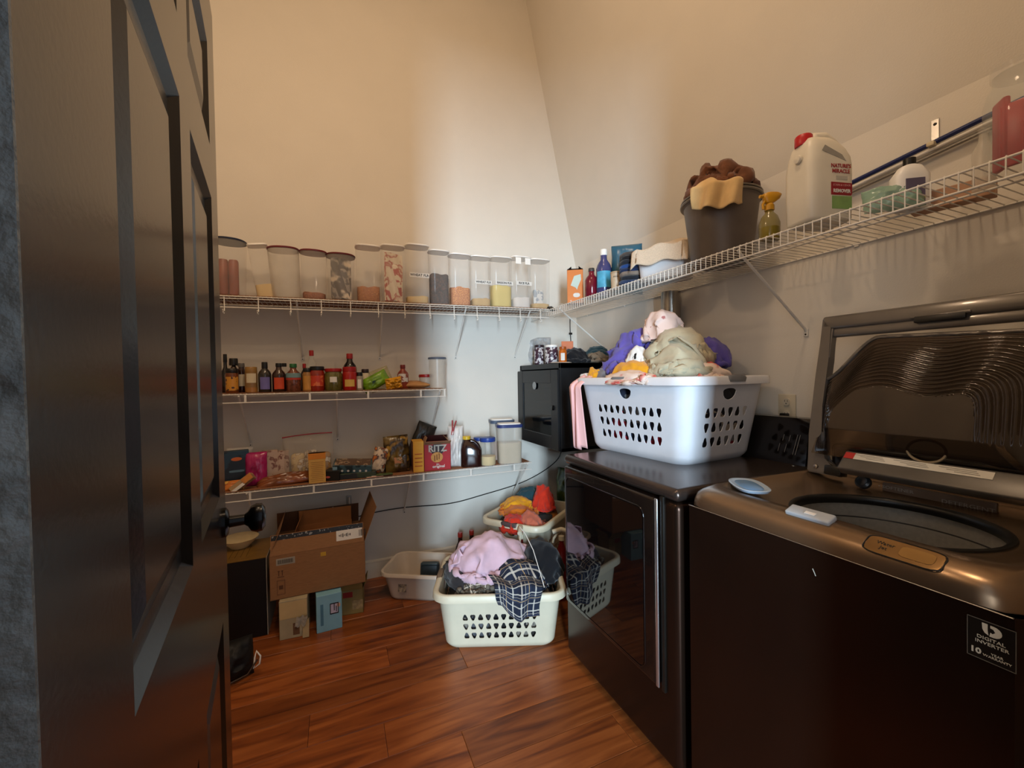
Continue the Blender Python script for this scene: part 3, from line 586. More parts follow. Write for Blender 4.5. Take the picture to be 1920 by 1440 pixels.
# ------------------------------------------------------------------ cloth: small position-based solver, all garments in one batch
CN = 34
GAR = []
def garment(name, label, c, r, m, size=1.9, rot=0., z0=None, seed=0, cat='clothing', group=None, asp=1., squeeze=.5, holes=None, thick=.0022, conf=1.2, lump=.45):
    GAR.append(dict(name=name, label=label, c=c, r=r, m=m, size=size*1.5, rot=rot, z0=max(z0 or 0, c[2]-r[2]*.3), seed=seed, cat=cat, group=group, asp=asp, sq=squeeze, thick=thick, conf=conf, lump=lump))
def run_cloth():
    C = len(GAR); n = CN; P = np.zeros((C, n, n, 3)); rest = np.zeros((C, 2))
    ce = np.array([g['c'] for g in GAR])[:, None, None, :]; ra = np.array([g['r'] for g in GAR])[:, None, None, :]; zf = np.array([g['z0'] for g in GAR])[:, None, None]
    u = np.linspace(-.5, .5, n); U, V = np.meshgrid(u, u, indexing='ij')
    for i, g in enumerate(GAR):
        rg = np.random.RandomState(g['seed']+11); rx, ry, rz = g['r']; s = g['size']
        L = 2*(s*1.25)*(rx+ry)/2; w_, h_ = L*g['asp']**.5, L/g['asp']**.5; rest[i] = (w_/(n-1), h_/(n-1))
        X = U*w_*g['sq']; Y = V*h_*g['sq']; Z = np.zeros_like(X)
        for k in range(9):
            fx, fy = rg.uniform(-1, 1, 2)*2*PI*rg.uniform(1.2, 4.5); ph = rg.uniform(0, 6.28); am = .10*L/(1.5+abs(fx)/3+abs(fy)/3)
            Z += am*np.sin(fx*U+fy*V+ph); X += .35*am*np.sin(fy*U-fx*V+ph*2); Y += .35*am*np.cos(fx*V+fy*U+ph*3)
        c_, s_ = math.cos(g['rot']), math.sin(g['rot'])
        P[i, ..., 0] = g['c'][0]+X*c_-Y*s_; P[i, ..., 1] = g['c'][1]+X*s_+Y*c_; P[i, ..., 2] = g['c'][2]+rz*1.02+np.abs(Z)
    V_ = np.zeros_like(P)
    cf = np.array([g['conf'] for g in GAR])[:, None, None]; lu = np.array([g['lump'] for g in GAR])[:, None, None]
    NW = 4; rg = np.random.RandomState(5); dirs = rg.normal(size=(C, NW, 3)); dirs /= np.linalg.norm(dirs, axis=-1, keepdims=True); dirs *= rg.uniform(5, 10, (C, NW, 1)); phs = rg.uniform(0, 6.28, (C, NW)); wts = rg.uniform(.4, 1, (C, NW)); wts /= wts.sum(1, keepdims=True)
    def lumps(d, k):
        dn = d/np.maximum(k, 1e-3); R = np.zeros(d.shape[:-1]); wp = .55*np.sin(dn[..., [1, 2, 0]]*4.3+phs[:, None, None, :3]); q = dn+wp*.5
        for j in range(NW): R += wts[:, j, None, None]*(1-np.abs(np.sin((q*dirs[:, j, None, None, :]).sum(-1)+phs[:, j, None, None]))*1.3)
        return (1+lu*(R-.35))[..., None]
    def con(A, B, l, k):
        d = B-A; ln = np.sqrt((d*d).sum(-1, keepdims=True))+1e-9; d *= (.5*k*(ln-l)/ln); A += d; B -= d
    lx = rest[:, 0][:, None, None, None]; ly = rest[:, 1][:, None, None, None]; ld = np.sqrt(lx*lx+ly*ly)
    dt = .016; Q = P.copy()
    for step in range(85):
        V_[..., 2] -= 9.8*dt; V_ *= .965; Q[:] = P; P += V_*dt
        for it in range(7):
            for o_ in (0, 1):
                con(P[:, o_:n-1:2], P[:, o_+1:n:2], lx, 1); con(P[:, :, o_:n-1:2], P[:, :, o_+1:n:2], ly, 1)
                con(P[:, o_:n-1:2, :-1], P[:, o_+1:n:2, 1:], ld, .6); con(P[:, o_:n-1:2, 1:], P[:, o_+1:n:2, :-1], ld, .6)
            for o_ in (0, 2): con(P[:, o_:n-2:4], P[:, o_+2:n:4][:, :P[:, o_:n-2:4].shape[1]], 2*lx, .22); con(P[:, :, o_:n-2:4], P[:, :, o_+2:n:4][:, :, :P[:, :, o_:n-2:4].shape[2]], 2*ly, .22)
            d = (P-ce)/ra; k = np.sqrt((d*d).sum(-1, keepdims=True))
            if it == 0: RL = lumps(d, k)
            P[:] = np.where(k < RL, ce+(P-ce)*RL/np.maximum(k, 1e-3), P)
            hd = np.sqrt(((P[..., :2]-ce[..., :2])/ra[..., :2])**2 @ np.ones(2)); fac = np.minimum(1, cf/np.maximum(hd, 1e-3)); P[..., :2] = ce[..., :2]+(P[..., :2]-ce[..., :2])*(1-(1-fac)*.6)[..., None]
            P[..., 2] = np.maximum(P[..., 2], zf)
        V_ = (P-Q)/dt
        d = (P-ce)/ra; k = np.sqrt((d*d).sum(-1)); on = (k < RL[..., 0]*1.03) | (P[..., 2] < zf+.002); V_[on] *= .35
    n0 = n
    for i, g in enumerate(GAR):
        c = np.array(g['c']); A = P[i]
        for _ in range(1):                                # upsample once with smoothing
            m = A.shape[0]; B = np.zeros((2*m-1, 2*m-1, 3)); B[::2, ::2] = A; B[1::2, ::2] = (A[1:]+A[:-1])/2; B[:, 1::2] = (B[:, 2::2]+B[:, :-2:2])/2; A = B
        A[1:-1, 1:-1] = A[1:-1, 1:-1]*.6+.1*(A[2:, 1:-1]+A[:-2, 1:-1]+A[1:-1, 2:]+A[1:-1, :-2])
        n = A.shape[0]; gu, gv = np.gradient(A, axis=0), np.gradient(A, axis=1); nn = np.cross(gu, gv); nn /= np.linalg.norm(nn, axis=-1, keepdims=True)+1e-9
        uu, vv = np.meshgrid(np.linspace(0, 1, n), np.linspace(0, 1, n), indexing='ij'); rg = np.random.RandomState(g['seed']+77); D = np.zeros((n, n))
        for k in range(7):
            fx, fy = rg.normal(size=2); fr_ = rg.uniform(7, 18)/math.hypot(fx, fy); ph = rg.uniform(0, 6.28); wv = 1.3*np.sin(uu*rg.uniform(5, 12)+vv*rg.uniform(5, 12)+ph); D += (1-2*np.abs(np.sin((fx*uu+fy*vv)*fr_*.5+wv+ph)))**3*np.clip(np.sin(uu*rg.uniform(3, 9)+vv*rg.uniform(3, 9)+ph*2)+.2, 0, 1)
        A = A+nn*(D*.0055*min(1.3, max(.6, g['r'][0]/.1)))[..., None]
        pts = A.reshape(-1, 3)-c
        F = [(a*n+b, a*n+b+1, (a+1)*n+b+1, (a+1)*n+b) for a in range(n-1) for b in range(n-1)]
        me = bpy.data.meshes.new(g['name']); me.from_pydata([tuple(p) for p in pts], [], F)
        uv = me.uv_layers.new(name='UVMap'); lv = np.zeros(len(me.loops), int); me.loops.foreach_get('vertex_index', lv)
        uvs = np.stack([(lv//n)/(n-1), (lv % n)/(n-1)], -1).astype(np.float32).ravel(); uv.data.foreach_set('uv', uvs)
        o = mk(g['name'], me, g['m'], None, 180, tuple(c)); tag(o, g['label'], g['cat'], g['group']); solid(o, g['thick'])
def fabric(name, col, var=.1, rough=.9, sheen=.2): return mat(name, col, rough, var=var, vs=25, bump=.25, bs=500, sheen=sheen, spec=.2)
def uvmat(name): 
    m = bpy.data.materials.new(name); m.use_nodes = True; nt = m.node_tree; b = nt.nodes['Principled BSDF']; b.inputs['Roughness'].default_value = .9; b.inputs['Specular IOR Level'].default_value = .2
    return m, nt, b, nt.links.new
def plaid(name, base, stripes, rep=4.):
    # stripes: list of (centre, halfwidth, colour, opacity) in one repeat, woven in both directions
    m, nt, b, L = uvmat(name); uv = nt.nodes.new('ShaderNodeUVMap'); sp = nt.nodes.new('ShaderNodeSeparateXYZ'); L(uv.outputs[0], sp.inputs[0]); cur = None
    rgb = nt.nodes.new('ShaderNodeRGB'); rgb.outputs[0].default_value = lin(base); cur = rgb.outputs[0]
    for ax in (0, 1):
        mu = nt.nodes.new('ShaderNodeMath'); mu.operation = 'MULTIPLY'; mu.inputs[1].default_value = rep; L(sp.outputs[ax], mu.inputs[0])
        fr_ = nt.nodes.new('ShaderNodeMath'); fr_.operation = 'FRACT'; L(mu.outputs[0], fr_.inputs[0])
        for c, hw, col, op in stripes:
            cp = nt.nodes.new('ShaderNodeMath'); cp.operation = 'COMPARE'; cp.inputs[1].default_value = c; cp.inputs[2].default_value = hw; L(fr_.outputs[0], cp.inputs[0])
            k = nt.nodes.new('ShaderNodeMath'); k.operation = 'MULTIPLY'; k.inputs[1].default_value = op; L(cp.outputs[0], k.inputs[0])
            mx = nt.nodes.new('ShaderNodeMix'); mx.data_type = 'RGBA'; L(k.outputs[0], mx.inputs[0]); L(cur, mx.inputs[6]); mx.inputs[7].default_value = lin(col); cur = mx.outputs[2]
    L(cur, b.inputs['Base Color']); return m
def printed(name, base, spots, scale=9., cut=(.52, .6)):
    m, nt, b, L = uvmat(name); uv = nt.nodes.new('ShaderNodeUVMap'); n = nt.nodes.new('ShaderNodeTexNoise'); n.inputs['Scale'].default_value = scale; n.inputs['Detail'].default_value = 3; L(uv.outputs[0], n.inputs[0])
    r = nt.nodes.new('ShaderNodeValToRGB'); r.color_ramp.elements[0].position, r.color_ramp.elements[1].position = cut; r.color_ramp.elements[0].color = lin(base); r.color_ramp.elements[1].color = lin(spots); L(n.outputs[0], r.inputs[0]); L(r.outputs[0], b.inputs['Base Color']); return m
PURP = fabric('purple_fleece', '5f55a8'); KHAKI = fabric('khaki_cotton', 'b5ab90'); YEL = fabric('mustard_cotton', 'd99a1e'); GREYF = fabric('grey_jersey', '6f6c6e')
PINKSH = fabric('pale_pink_cotton', 'd9bfb6'); WHT = fabric('white_cotton', 'd8d5d2'); TIE = printed('pink_tie_dye', 'e3cfc2', 'd2665e', 5); PNKT = printed('pink_towel_print', 'e8b7b4', 'f0d8d4', 40)
PLD = plaid('navy_plaid', '222838', [(.5, .09, '30384c', .8), (.2, .03, 'c9c3b8', .75), (.8, .03, 'c9c3b8', .7), (.5, .015, 'c7a877', .7), (.35, .012, 'c9c3b8', .5)], 5)
PLDB = plaid('brown_plaid', '6d665a', [(.5, .10, '3b352e', .7), (.15, .03, 'd6cfc0', .8), (.85, .03, '242424', .7)], 6)
LILAC = fabric('lilac_pink_cotton', 'cfaebb', .06); BLKF = fabric('black_cotton', '15161a'); CHAR = fabric('charcoal_jersey', '2c2a2c'); RED = fabric('red_orange_cotton', 'c2301c'); ORG = fabric('orange_cotton', 'd0761f'); SALM = fabric('salmon_cotton', 'b8644c'); TEAL = fabric('dark_teal_cotton', '24424a')
# dryer basket: rim z 1.277
bx, by, rz_ = 1.425, 1.50, 1.27
g1 = 'clothes heaped in the white basket on the dryer'
garment('fleece_blanket', 'purple fleece bunched over the left side of the white basket', (1.36, 1.69, 1.345), (.115, .13, .13), PURP, 1.75, .3, 1.27, 1, group=g1)
garment('fleece_blanket', 'purple fleece fold standing highest behind the khaki trousers', (1.40, 1.69, 1.42), (.10, .10, .125), PURP, 1.7, 1.2, 1.30, 102, group=g1)
garment('fleece_blanket', 'purple fleece end showing right of the khaki trousers', (1.605, 1.44, 1.37), (.075, .085, .11), PURP, 1.6, .1, 1.27, 3, group=g1)
garment('trousers', 'khaki trousers crumpled in a mound on top of the laundry', (1.45, 1.47, 1.395), (.14, .135, .155), KHAKI, 1.75, .6, 1.30, 4, group=g1)
garment('trousers', 'khaki trouser leg folded over the front of the laundry mound', (1.37, 1.37, 1.335), (.115, .115, .125), KHAKI, 1.7, 2.1, 1.27, 5, group=g1)
garment('shirt', 'pale pink printed shirt at the very top of the laundry heap', (1.45, 1.56, 1.50), (.085, .085, .125), printed('pale_pink_print', 'd8c0b6', 'a86a66', 12, (.66, .7)), 2.1, .4, 1.46, 6, group=g1)
garment('shirt', 'mustard yellow shirt across the front of the white basket', (1.245, 1.54, 1.30), (.07, .105, .075), YEL, 1.5, .2, 1.27, 7, group=g1)
garment('shirt', 'mustard yellow cloth tucked at the left corner of the white basket', (1.205, 1.77, 1.285), (.04, .05, .06), YEL, 1.5, .9, 1.25, 8, group=g1)
garment('shirt', 'pink tie-dye shirt spilling over the front rim of the white basket', (1.19, 1.50, 1.28), (.05, .15, .045), TIE, 1.45, .1, 1.25, 9, group=g1, asp=.5)
garment('shirt', 'pink tie-dye cloth at the right front of the white basket', (1.41, 1.285, 1.29), (.11, .055, .065), TIE, 1.5, .5, 1.27, 10, group=g1)
garment('shirt', 'white shirt with black print between purple fleece and trousers', (1.30, 1.56, 1.37), (.05, .05, .075), printed('white_black_print', 'dcdad6', '1c1c1c', 6, (.62, .64)), 1.5, .7, 1.29, 11, group=g1)
garment('shirt', 'grey shirt at the left end of the white basket', (1.27, 1.76, 1.29), (.09, .08, .06), GREYF, 1.5, .2, 1.265, 12, group=g1)
garment('shirt', 'white shirt hanging over the far left rim of the white basket', (1.22, 1.84, 1.285), (.06, .04, .04), WHT, 1.5, .4, 1.25, 13, group=g1)
garment('shirt', 'grey shirt at the right end of the white basket', (1.585, 1.31, 1.295), (.06, .05, .045), GREYF, 1.5, .8, 1.275, 14, group=g1)
# floor basket: rim z .275
f2 = lambda a, b, z: tuple(Vector((bk2c.x, bk2c.y, z))+Matrix.Rotation(fr, 3, 'Z') @ Vector((a, b, 0)))
g2 = 'clothes heaped in the cream basket on the floor'
garment('shirt', 'lilac pink shirt draped over the cream floor basket', f2(-.055, .045, .30), (.195, .165, .165), LILAC, 1.3, fr, .285, 21, group=g2, squeeze=.5)
garment('flannel_shirt', 'navy plaid flannel shirt tumbling over the front of the cream basket', f2(.085, -.10, .265), (.12, .13, .115), PLD, 1.7, fr+.5, .235, 322, group=g2)
garment('flannel_shirt', 'brown plaid shirt peeking out under the lilac shirt', f2(-.10, -.11, .26), (.11, .07, .055), PLDB, 1.3, fr, .255, 23, group=g2)
garment('trousers', 'black trousers at the right end of the cream floor basket', f2(.21, .06, .29), (.085, .14, .115), BLKF, 1.5, fr, .265, 224, group=g2)
garment('shirt', 'charcoal shirt at the left end of the cream floor basket', f2(-.235, -.01, .265), (.055, .16, .05), CHAR, 1.4, fr, .255, 25, group=g2, asp=.6)
g3 = 'clothes in the corner basket'
garment('shirt', 'orange shirt lying in the corner basket', (1.10, 2.52, .40), (.11, .11, .06), ORG, 1.35, .3, .405, 31, group=g3)
garment('shirt', 'mustard shirt draped at the back of the corner basket', (1.13, 2.60, .43), (.10, .09, .06), YEL, 1.3, .8, .41, 32, group=g3)
garment('shirt', 'tall red shirt at the right end of the corner basket', (1.28, 2.52, .44), (.07, .07, .13), RED, 1.4, .4, .41, 33, group=g3)
garment('shirt', 'red shirt hanging over the front rim of the corner basket', (1.00, 2.36, .39), (.075, .07, .07), RED, 1.4, .9, .36, 34, group=g3)
garment('shirt', 'salmon shirt hanging over the front of the corner basket', (1.10, 2.33, .40), (.07, .09, .075), SALM, 1.4, .2, .34, 35, group=g3)
garment('shirt', 'dark teal shirt behind the red one in the corner basket', (1.23, 2.65, .45), (.09, .06, .085), TEAL, 1.3, .5, .41, 36, group=g3)
# cloths on the right wall shelf
garment('cleaning_rag', 'brown rags bunched on top of the grey pot', (1.575, 1.325, 2.095), (.115, .125, .125), fabric('brown_rag', '6b432c', .25), 2.1, .3, 2.075, 41, cat='rag', lump=.6)
# soft things on the cabinet
garment('black_bag', 'black cloth bag slumped on the network cabinet', (1.45, 2.36, 1.40), (.09, .08, .10), BLKF, 1.35, .2, 1.393, 51, cat='bag')
garment('teal_cloth', 'dark teal cloth on the network cabinet against the wall', (1.66, 2.42, 1.41), (.10, .10, .10), TEAL, 1.35, .2, 1.393, 52, cat='cloth')
garment('grocery_bag', 'white and pink plastic bag behind the black bag on the cabinet', (1.58, 2.56, 1.41), (.10, .10, .075), printed('white_pink_bag', 'd9d6d2', 'b23a63', 4, (.6, .64)), 1.4, .3, 1.393, 53, cat='bag')
garment('patterned_cloth', 'patterned brown cloth on the cabinet beside the teal cloth', (1.60, 2.33, 1.40), (.09, .06, .07), printed('brown_white_print', '8d8272', '3b322a', 9), 1.4, .3, 1.393, 54, cat='cloth')
run_cloth()
# filling seen through the basket holes
def packed(name, label, loc, rz, hl, hw, h, m, parent=None):
    b = MB(); N = 5
    b.loft([(0, hl*.94, hw*.94, 6), (h*.3, hl, hw, 6), (h*.8, hl*1.03, hw*1.03, 6), (h, hl*.9, hw*.9, 6)], 48)
    for v in b.b.verts:
        n_ = mnoise.noise(v.co*14)*.01; v.co.x += n_; v.co.y += mnoise.noise(v.co*13+Vector((5, 1, 2)))*.01
    o = b.done(name, m, None, 180, loc, (0, 0, rz)); tag(o, label, 'clothing'); o['kind'] = 'stuff'; return o
def patchwork(name, cols, scale):
    m = bpy.data.materials.new(name); m.use_nodes = True; nt = m.node_tree; b = nt.nodes['Principled BSDF']; b.inputs['Roughness'].default_value = .95; L = nt.links.new
    tc = nt.nodes.new('ShaderNodeTexCoord'); v = nt.nodes.new('ShaderNodeTexVoronoi'); v.inputs['Scale'].default_value = scale; n = nt.nodes.new('ShaderNodeTexNoise'); n.inputs['Scale'].default_value = 9
    ad = nt.nodes.new('ShaderNodeMix'); ad.data_type = 'VECTOR'; ad.inputs[0].default_value = .12; L(tc.outputs['Object'], ad.inputs[4]); L(n.outputs['Color'], ad.inputs[5]); L(ad.outputs[1], v.inputs['Vector'])
    sp = nt.nodes.new('ShaderNodeSeparateColor'); L(v.outputs['Color'], sp.inputs[0]); r = nt.nodes.new('ShaderNodeValToRGB'); r.color_ramp.interpolation = 'CONSTANT'
    for i, c in enumerate(cols):
        e = r.color_ramp.elements[i] if i < 2 else r.color_ramp.elements.new(i/len(cols)); e.position = i/len(cols); e.color = lin(c)
    L(sp.outputs[0], r.inputs[0]); L(r.outputs[0], b.inputs['Base Color']); return m
packed('packed_laundry', 'folded laundry packed inside the white basket seen through its holes', (1.425, 1.525, .946), math.radians(95), .272, .198, .325, patchwork('mixed_laundry', ['1b1b22', 'b9a995', '2a3044', 'a52030', '8d8a88', '2c2c30', 'c9c2bc'], 11))
packed('packed_laundry', 'dark laundry packed inside the cream floor basket seen through its holes', (bk2c.x-.012, bk2c.y, .004), fr, .255, .177, .255, patchwork('dark_laundry', ['1a1a1d', '3a3a40', '242428', '5c5c60', '2f2a28', '8d8478'], 12))
packed('packed_laundry', 'clothes packed low inside the corner basket', (1.17, 2.50, .004), math.radians(38), .21, .15, .385, patchwork('corner_laundry', ['7a2a1c', 'a0601c', '2a2a2a', '8d4a3a'], 10))
# pink towel hanging down the left side of the white basket
tb = MB()
def hang(u, v):
    y = 1.80+.0-.10*(u-.5)*1.0+.012*math.sin(u*17)*(.3+v); z = 1.302-.36*v+.010*math.sin(u*9)
    x = 1.135-.030*min(1, v*6)+.014*math.sin(u*13+1)*(.2+v)+.022*v-.012
    if v < .12: x += (.12-v)*.5
    return (x, y, z)
tb.grid(hang, 26, 30); o = tb.done('hand_towel', PNKT, None, 180); solid(o, .003); tag(o, 'pink patterned towel hanging down outside the white basket', 'towel', None)
# ================================================================== things on the shelves
def pl(x0, x1, yt, Y, zs, ym=None):
    ym = ym or yt+30; a, b_ = at(x0, ym, Y=Y), at(x1, ym, Y=Y); h = at((x0+x1)/2, yt, Y=Y).z-zs
    return (a.x+b_.x)/2, b_.x-a.x, h
def prt(c1, c2, name, scale=20., cut=(.5, .55), rough=.45, c3=None):
    # printed packaging: two or three flat ink colours in soft-edged shapes
    if name in MATS: return MATS[name]
    m = bpy.data.materials.new(name); MATS[name] = m; m.use_nodes = True; nt = m.node_tree; b = nt.nodes['Principled BSDF']; L = nt.links.new
    tc = nt.nodes.new('ShaderNodeTexCoord'); n = nt.nodes.new('ShaderNodeTexNoise'); n.inputs['Scale'].default_value = scale; n.inputs['Detail'].default_value = 2; L(tc.outputs['Object'], n.inputs[0])
    r = nt.nodes.new('ShaderNodeValToRGB'); r.color_ramp.elements[0].position, r.color_ramp.elements[1].position = cut; r.color_ramp.elements[0].color = lin(c1); r.color_ramp.elements[1].color = lin(c2)
    if c3: e = r.color_ramp.elements.new(cut[1]+.08); e.color = lin(c3)
    L(n.outputs[0], r.inputs[0]); L(r.outputs[0], b.inputs['Base Color']); b.inputs['Roughness'].default_value = rough; return m
INK = mat('black_ink', '15130f', .6, var=.05); PAPER = mat('cream_paper', 'cbbd9f', .7, var=.06); WPAP = mat('white_paper', 'd8d4cc', .7, var=.04)
def bottle(name, label, x, y, z, R, H, bm, cm, style='bottle', capf=.16, labels=(), content=None, cat='bottle', tilt=None, group=None, capR=None):
    t = thing(name, label, cat, (x, y, z), face(x, y), group)
    ch = H*capf
    if style == 'bottle': pr_ = [(0, 0), (R*.92, 0), (R, H*.02), (R, H*.60), (R*.85, H*.68), (R*.45, H*.78), (R*.40, H-ch)]; cr = R*.46
    elif style == 'slim': pr_ = [(0, 0), (R*.92, 0), (R, H*.02), (R, H*.48), (R*.8, H*.56), (R*.42, H*.66), (R*.38, H-ch)]; cr = R*.44
    elif style == 'jar': pr_ = [(0, 0), (R*.9, 0), (R, H*.05), (R, H*.74), (R*.9, H*.80), (R*.88, H-ch)]; cr = R*.95
    elif style == 'spice': pr_ = [(0, 0), (R*.94, 0), (R, H*.03), (R, H*.74), (R*.8, H*.80), (R*.78, H-ch)]; cr = R*.86
    elif style == 'tub': pr_ = [(0, 0), (R*.86, 0), (R*.88, H*.03), (R, H-ch)]; cr = R*1.04
    MB().lathe(pr_, 24).done('body', bm, t, 50)
    if capR: cr = capR
    n = 20; c = MB().lathe([(0, H-ch*1.05), (cr, H-ch*1.05), (cr*1.03, H-ch*.9), (cr*1.0, H-ch*.1), (cr*.93, H), (0, H)], n); c.done('lid' if style in ('jar', 'tub') else 'cap', cm, t, 40)
    if content:
        fm, fh = content; MB().lathe([(0, .003), (R*.86 if style != 'tub' else R*.80, .003), (R*.93 if style != 'tub' else R*.86, H*.04), (R*.93, H*fh), (0, H*fh*1.01)], 20).done('contents', fm, t, 50)
    for (z0, z1, a, lm) in labels: arcpatch(R, H*z0, H*z1, a, lm, t, 'paper_label')
    if tilt: t.rotation_euler = (tilt[0], tilt[1], t.rotation_euler.z)
    return t
def canister(label, x0, x1, yt, Y, lidm, fill=None, fillh=.3, e=4, asp=.8, flare=1.06, lean=0, lab=None, bm=None, extra=None, bx=None):
    xm = (x0+x1)/2; X = at(xm, yt+60, Y=Y).x; z = zt(X)+.0034; x, w_, h = pl(x0, x1, yt, Y, z, yt+50)
    t = thing('food_canister', label, 'canister', (x, Y, z), 0, 'food canisters on the top shelf', rot=(0, math.radians(lean), 0))
    hw, hd = w_/2/flare, w_/2*asp/flare
    MB().loft([(0, hw*.93, hd*.93, e), (.006, hw, hd, e), (h*.9, hw*flare, hd*flare, e), (h-.012, hw*flare, hd*flare, e)], 32, cap=(True, False)).done('body', bm or CLR, t, 50)
    l = MB().loft([(h-.009, hw*flare*1.03, hd*flare*1.03, e), (h-.003, hw*flare*1.05, hd*flare*1.05, e), (h, hw*flare*1.0, hd*flare*1.0, e)], 32); l.done('lid', lidm, t, 40)
    if fill:
        f = MB().loft([(.002, hw*.88, hd*.88, e), (.008, hw*.95, hd*.95, e), (h*fillh, hw*.96, hd*.96, e), (h*fillh+.004, hw*.6, hd*.6, e), (h*fillh+.007, hw*.2, hd*.2, 2)], 28)
        for v in f.b.verts:
            if v.co.z > h*fillh-.001: v.co.z += .014*mnoise.noise(Vector((v.co.x*22+x*9, v.co.y*22, x)))+.05*v.co.x*math.sin(x*17)
        f.done('contents', fill, t, 60)
    if lab:
        p = MB().box((.1*hw, -hd*(1+.04*.45)-.0022, h*.47), (hw*1.75, .0012, h*.075), .0004, 1).done('name_label', WPAP, t, 0)
        facetext(lab, h*.058, INK, p, Matrix.Translation((.1*hw, -hd*(1+.04*.45)-.0030, h*.47)) @ FRONT, 1.0, .0005)
    if extra: extra(t, hw, hd, h)
    return t
NAVY = paint('navy_lid', '1d2740'); MAR = paint('maroon_lid', '6e1a22'); LIDW = mat('white_lid', 'f0ece4', .4, var=.03); BLUEL = paint('blue_lid', '27408a'); SLATE = paint('slate_lid', '4c5668')
CRK = mat('cracker_brown', '9a5a34', .8, var=.3, vs=90, bump=.8, bs=120); BEIGEF = mat('beige_flour', 'd9bd85', .9, var=.05); FLK = prt('b5713c', '7d4222', 'cereal_flakes', 140, rough=.9, c3='d99a5c'); YFL = mat('yellow_flour', 'd6bd6a', .9, var=.05); WFL = mat('white_flour', 'd9cfc4', .95, var=.03); TANF = mat('tan_flour', 'c19d62', .9, var=.08); DKB = prt('2a130b', '5c3420', 'dark_chips', 60, rough=.8, c3='221411'); ORGF = prt('b5662a', 'd99348', 'orange_lentils', 160, rough=.85)
CYT = 2.655
def sleeve(t, hw, hd, h):
    for i, x in enumerate((-.4, .25)): MB().lathe([(0, .01), (.022, .01), (.024, .02), (.024, h*.62), (.02, h*.66), (0, h*.66)], 16, (hw*x, .0, 0)).done('cracker_sleeve', mat('sleeve_red', '8d4a38', .35, var=.25), t, 50)
def packet(c1, c2, nm, fh=.85):
    def f(t, hw, hd, h):
        MB().grid(lambda u, v: (hw*.8*(2*u-1), -hd*.72+.012*math.sin(u*7+v*5), .01+h*fh*v+.01*math.sin(u*5)), 10, 10).done('packet', prt(c1, c2, nm, 16, c3='d8c8b0'), t, 60)
        MB().box((0, -.2*hd, h*fh*.42), (hw*1.5, hd*.9, h*fh*.8), .012, 3).done('packet', prt(c2, c1, nm+'_b', 22), t, 50)
    return f
canister('wide canister with navy lid at the left end of the top shelf', 397, 463, 452, CYT, NAVY, None, e=2.2, asp=1, extra=sleeve, flare=1.1)
canister('tall slim canister with white lid leaning left with beige flour inside', 481, 518, 460, CYT, LIDW, BEIGEF, .24, e=5, lean=-8)
canister('frosted canister with maroon lid, empty, beside the leaning white-lidded one', 507, 566, 468, CYT, MAR, None, e=2.6, asp=.95, bm=CLRF, lean=-2.5, flare=1.12)
canister('canister with maroon lid and a few brown crackers at the bottom', 563, 614, 473, CYT, MAR, CRK, .13, e=2.6, asp=.95, flare=1.14)
canister('shorter canister with dark red lid and grey snack bags inside', 612, 666, 480, CYT, paint('dark_red_lid', '64181a'), None, e=2.4, asp=1, extra=packet('5a5450', '938a80', 'grey_bag'), flare=1.16)
canister('tall canister with white lid and orange flakes at the bottom', 667, 713, 463, CYT, LIDW, FLK, .26)
canister('tall canister with white lid holding a cream and red packet', 714, 758, 463, CYT, LIDW, None, extra=packet('d9cbb2', 'a8453a', 'cream_red_packet', .82))
canister('tall canister labelled WHEAT FLR nearly empty in the warm light', 759, 803, 462, CYT, LIDW, BEIGEF, .12, lab='WHEAT FLR')
canister('canister half full of dark brown chips', 804, 841, 472, CYT, LIDW, DKB, .55)
canister('canister with orange lentils and a dark jar behind them', 842, 881, 479, CYT, LIDW, ORGF, .34)
canister('canister labelled WHEAT FLR with tan flour near the corner', 881, 918, 483, CYT, LIDW, TANF, .15, lab='WHEAT FLR')
canister('canister labelled BAISON FLR with yellow flour', 918, 957, 485, CYT, LIDW, YFL, .42, lab='BAISON FLR')
def clamps(t, hw, hd, h):
    for s in (-.5, .55): MB().box((hw*s, -hd*1.06, h-.035), (hw*.6, .004, .045), .001, 1).done('clamp', LIDW, t, 0)
canister('canister labelled RICE FLR with clamped white lid', 957, 992, 484, CYT, LIDW, WFL, .2, lab='RICE FLR', extra=clamps)
def scoop(t, hw, hd, h): MB().box((-.1*hw, -.1*hd, h*.22), (hw*1.1, hd*.5, h*.36), .01, 3).done('packet', prt('d8d4cc', '9aa0a4', 'white_packet', 30), t, 50)
canister('last canister with white lid next to the room corner', 992, 1027, 489, CYT, LIDW, TANF, .09, extra=scoop)
# ---- middle shelf: sauces and jars
ZMs = ZM+.0032; YA, YBk = 2.63, 2.76
def mb(name, label, x0, x1, yt, Y, *a, **k):
    x, w_, h = pl(x0, x1, yt, Y, ZMs, (yt+733)/2); return bottle(name, label, x, Y, ZMs, w_/2, h, *a, group='sauces and jars on the short shelf', **k)
AMB = mat('amber_glass', '6a3410', .12, var=.15, spec=.7); BLKG = mat('black_glass', '120d0a', .1, var=.1, spec=.7); BRNG = mat('brown_sauce', '2d140a', .12, spec=.7); SPC = mat('spice_gold', '9a6a34', .3, var=.2); REDS = mat('red_sauce_glass', '8c200f', .12, var=.2, spec=.7); GRNP = mat('green_pickle_glass', '5a5322', .15, var=.3, vs=50, spec=.7)
REDC = paint('red_cap', '9b1b1a'); GRNC = paint('green_cap', '1d5a2c'); GLD = paint('gold_lid', '8f6a34')
mb('sauce_bottle', 'dark sauce bottle with long black neck at the far left of the short shelf', 414, 431, 664, YBk, BLKG, BLACKP, 'slim', .2)
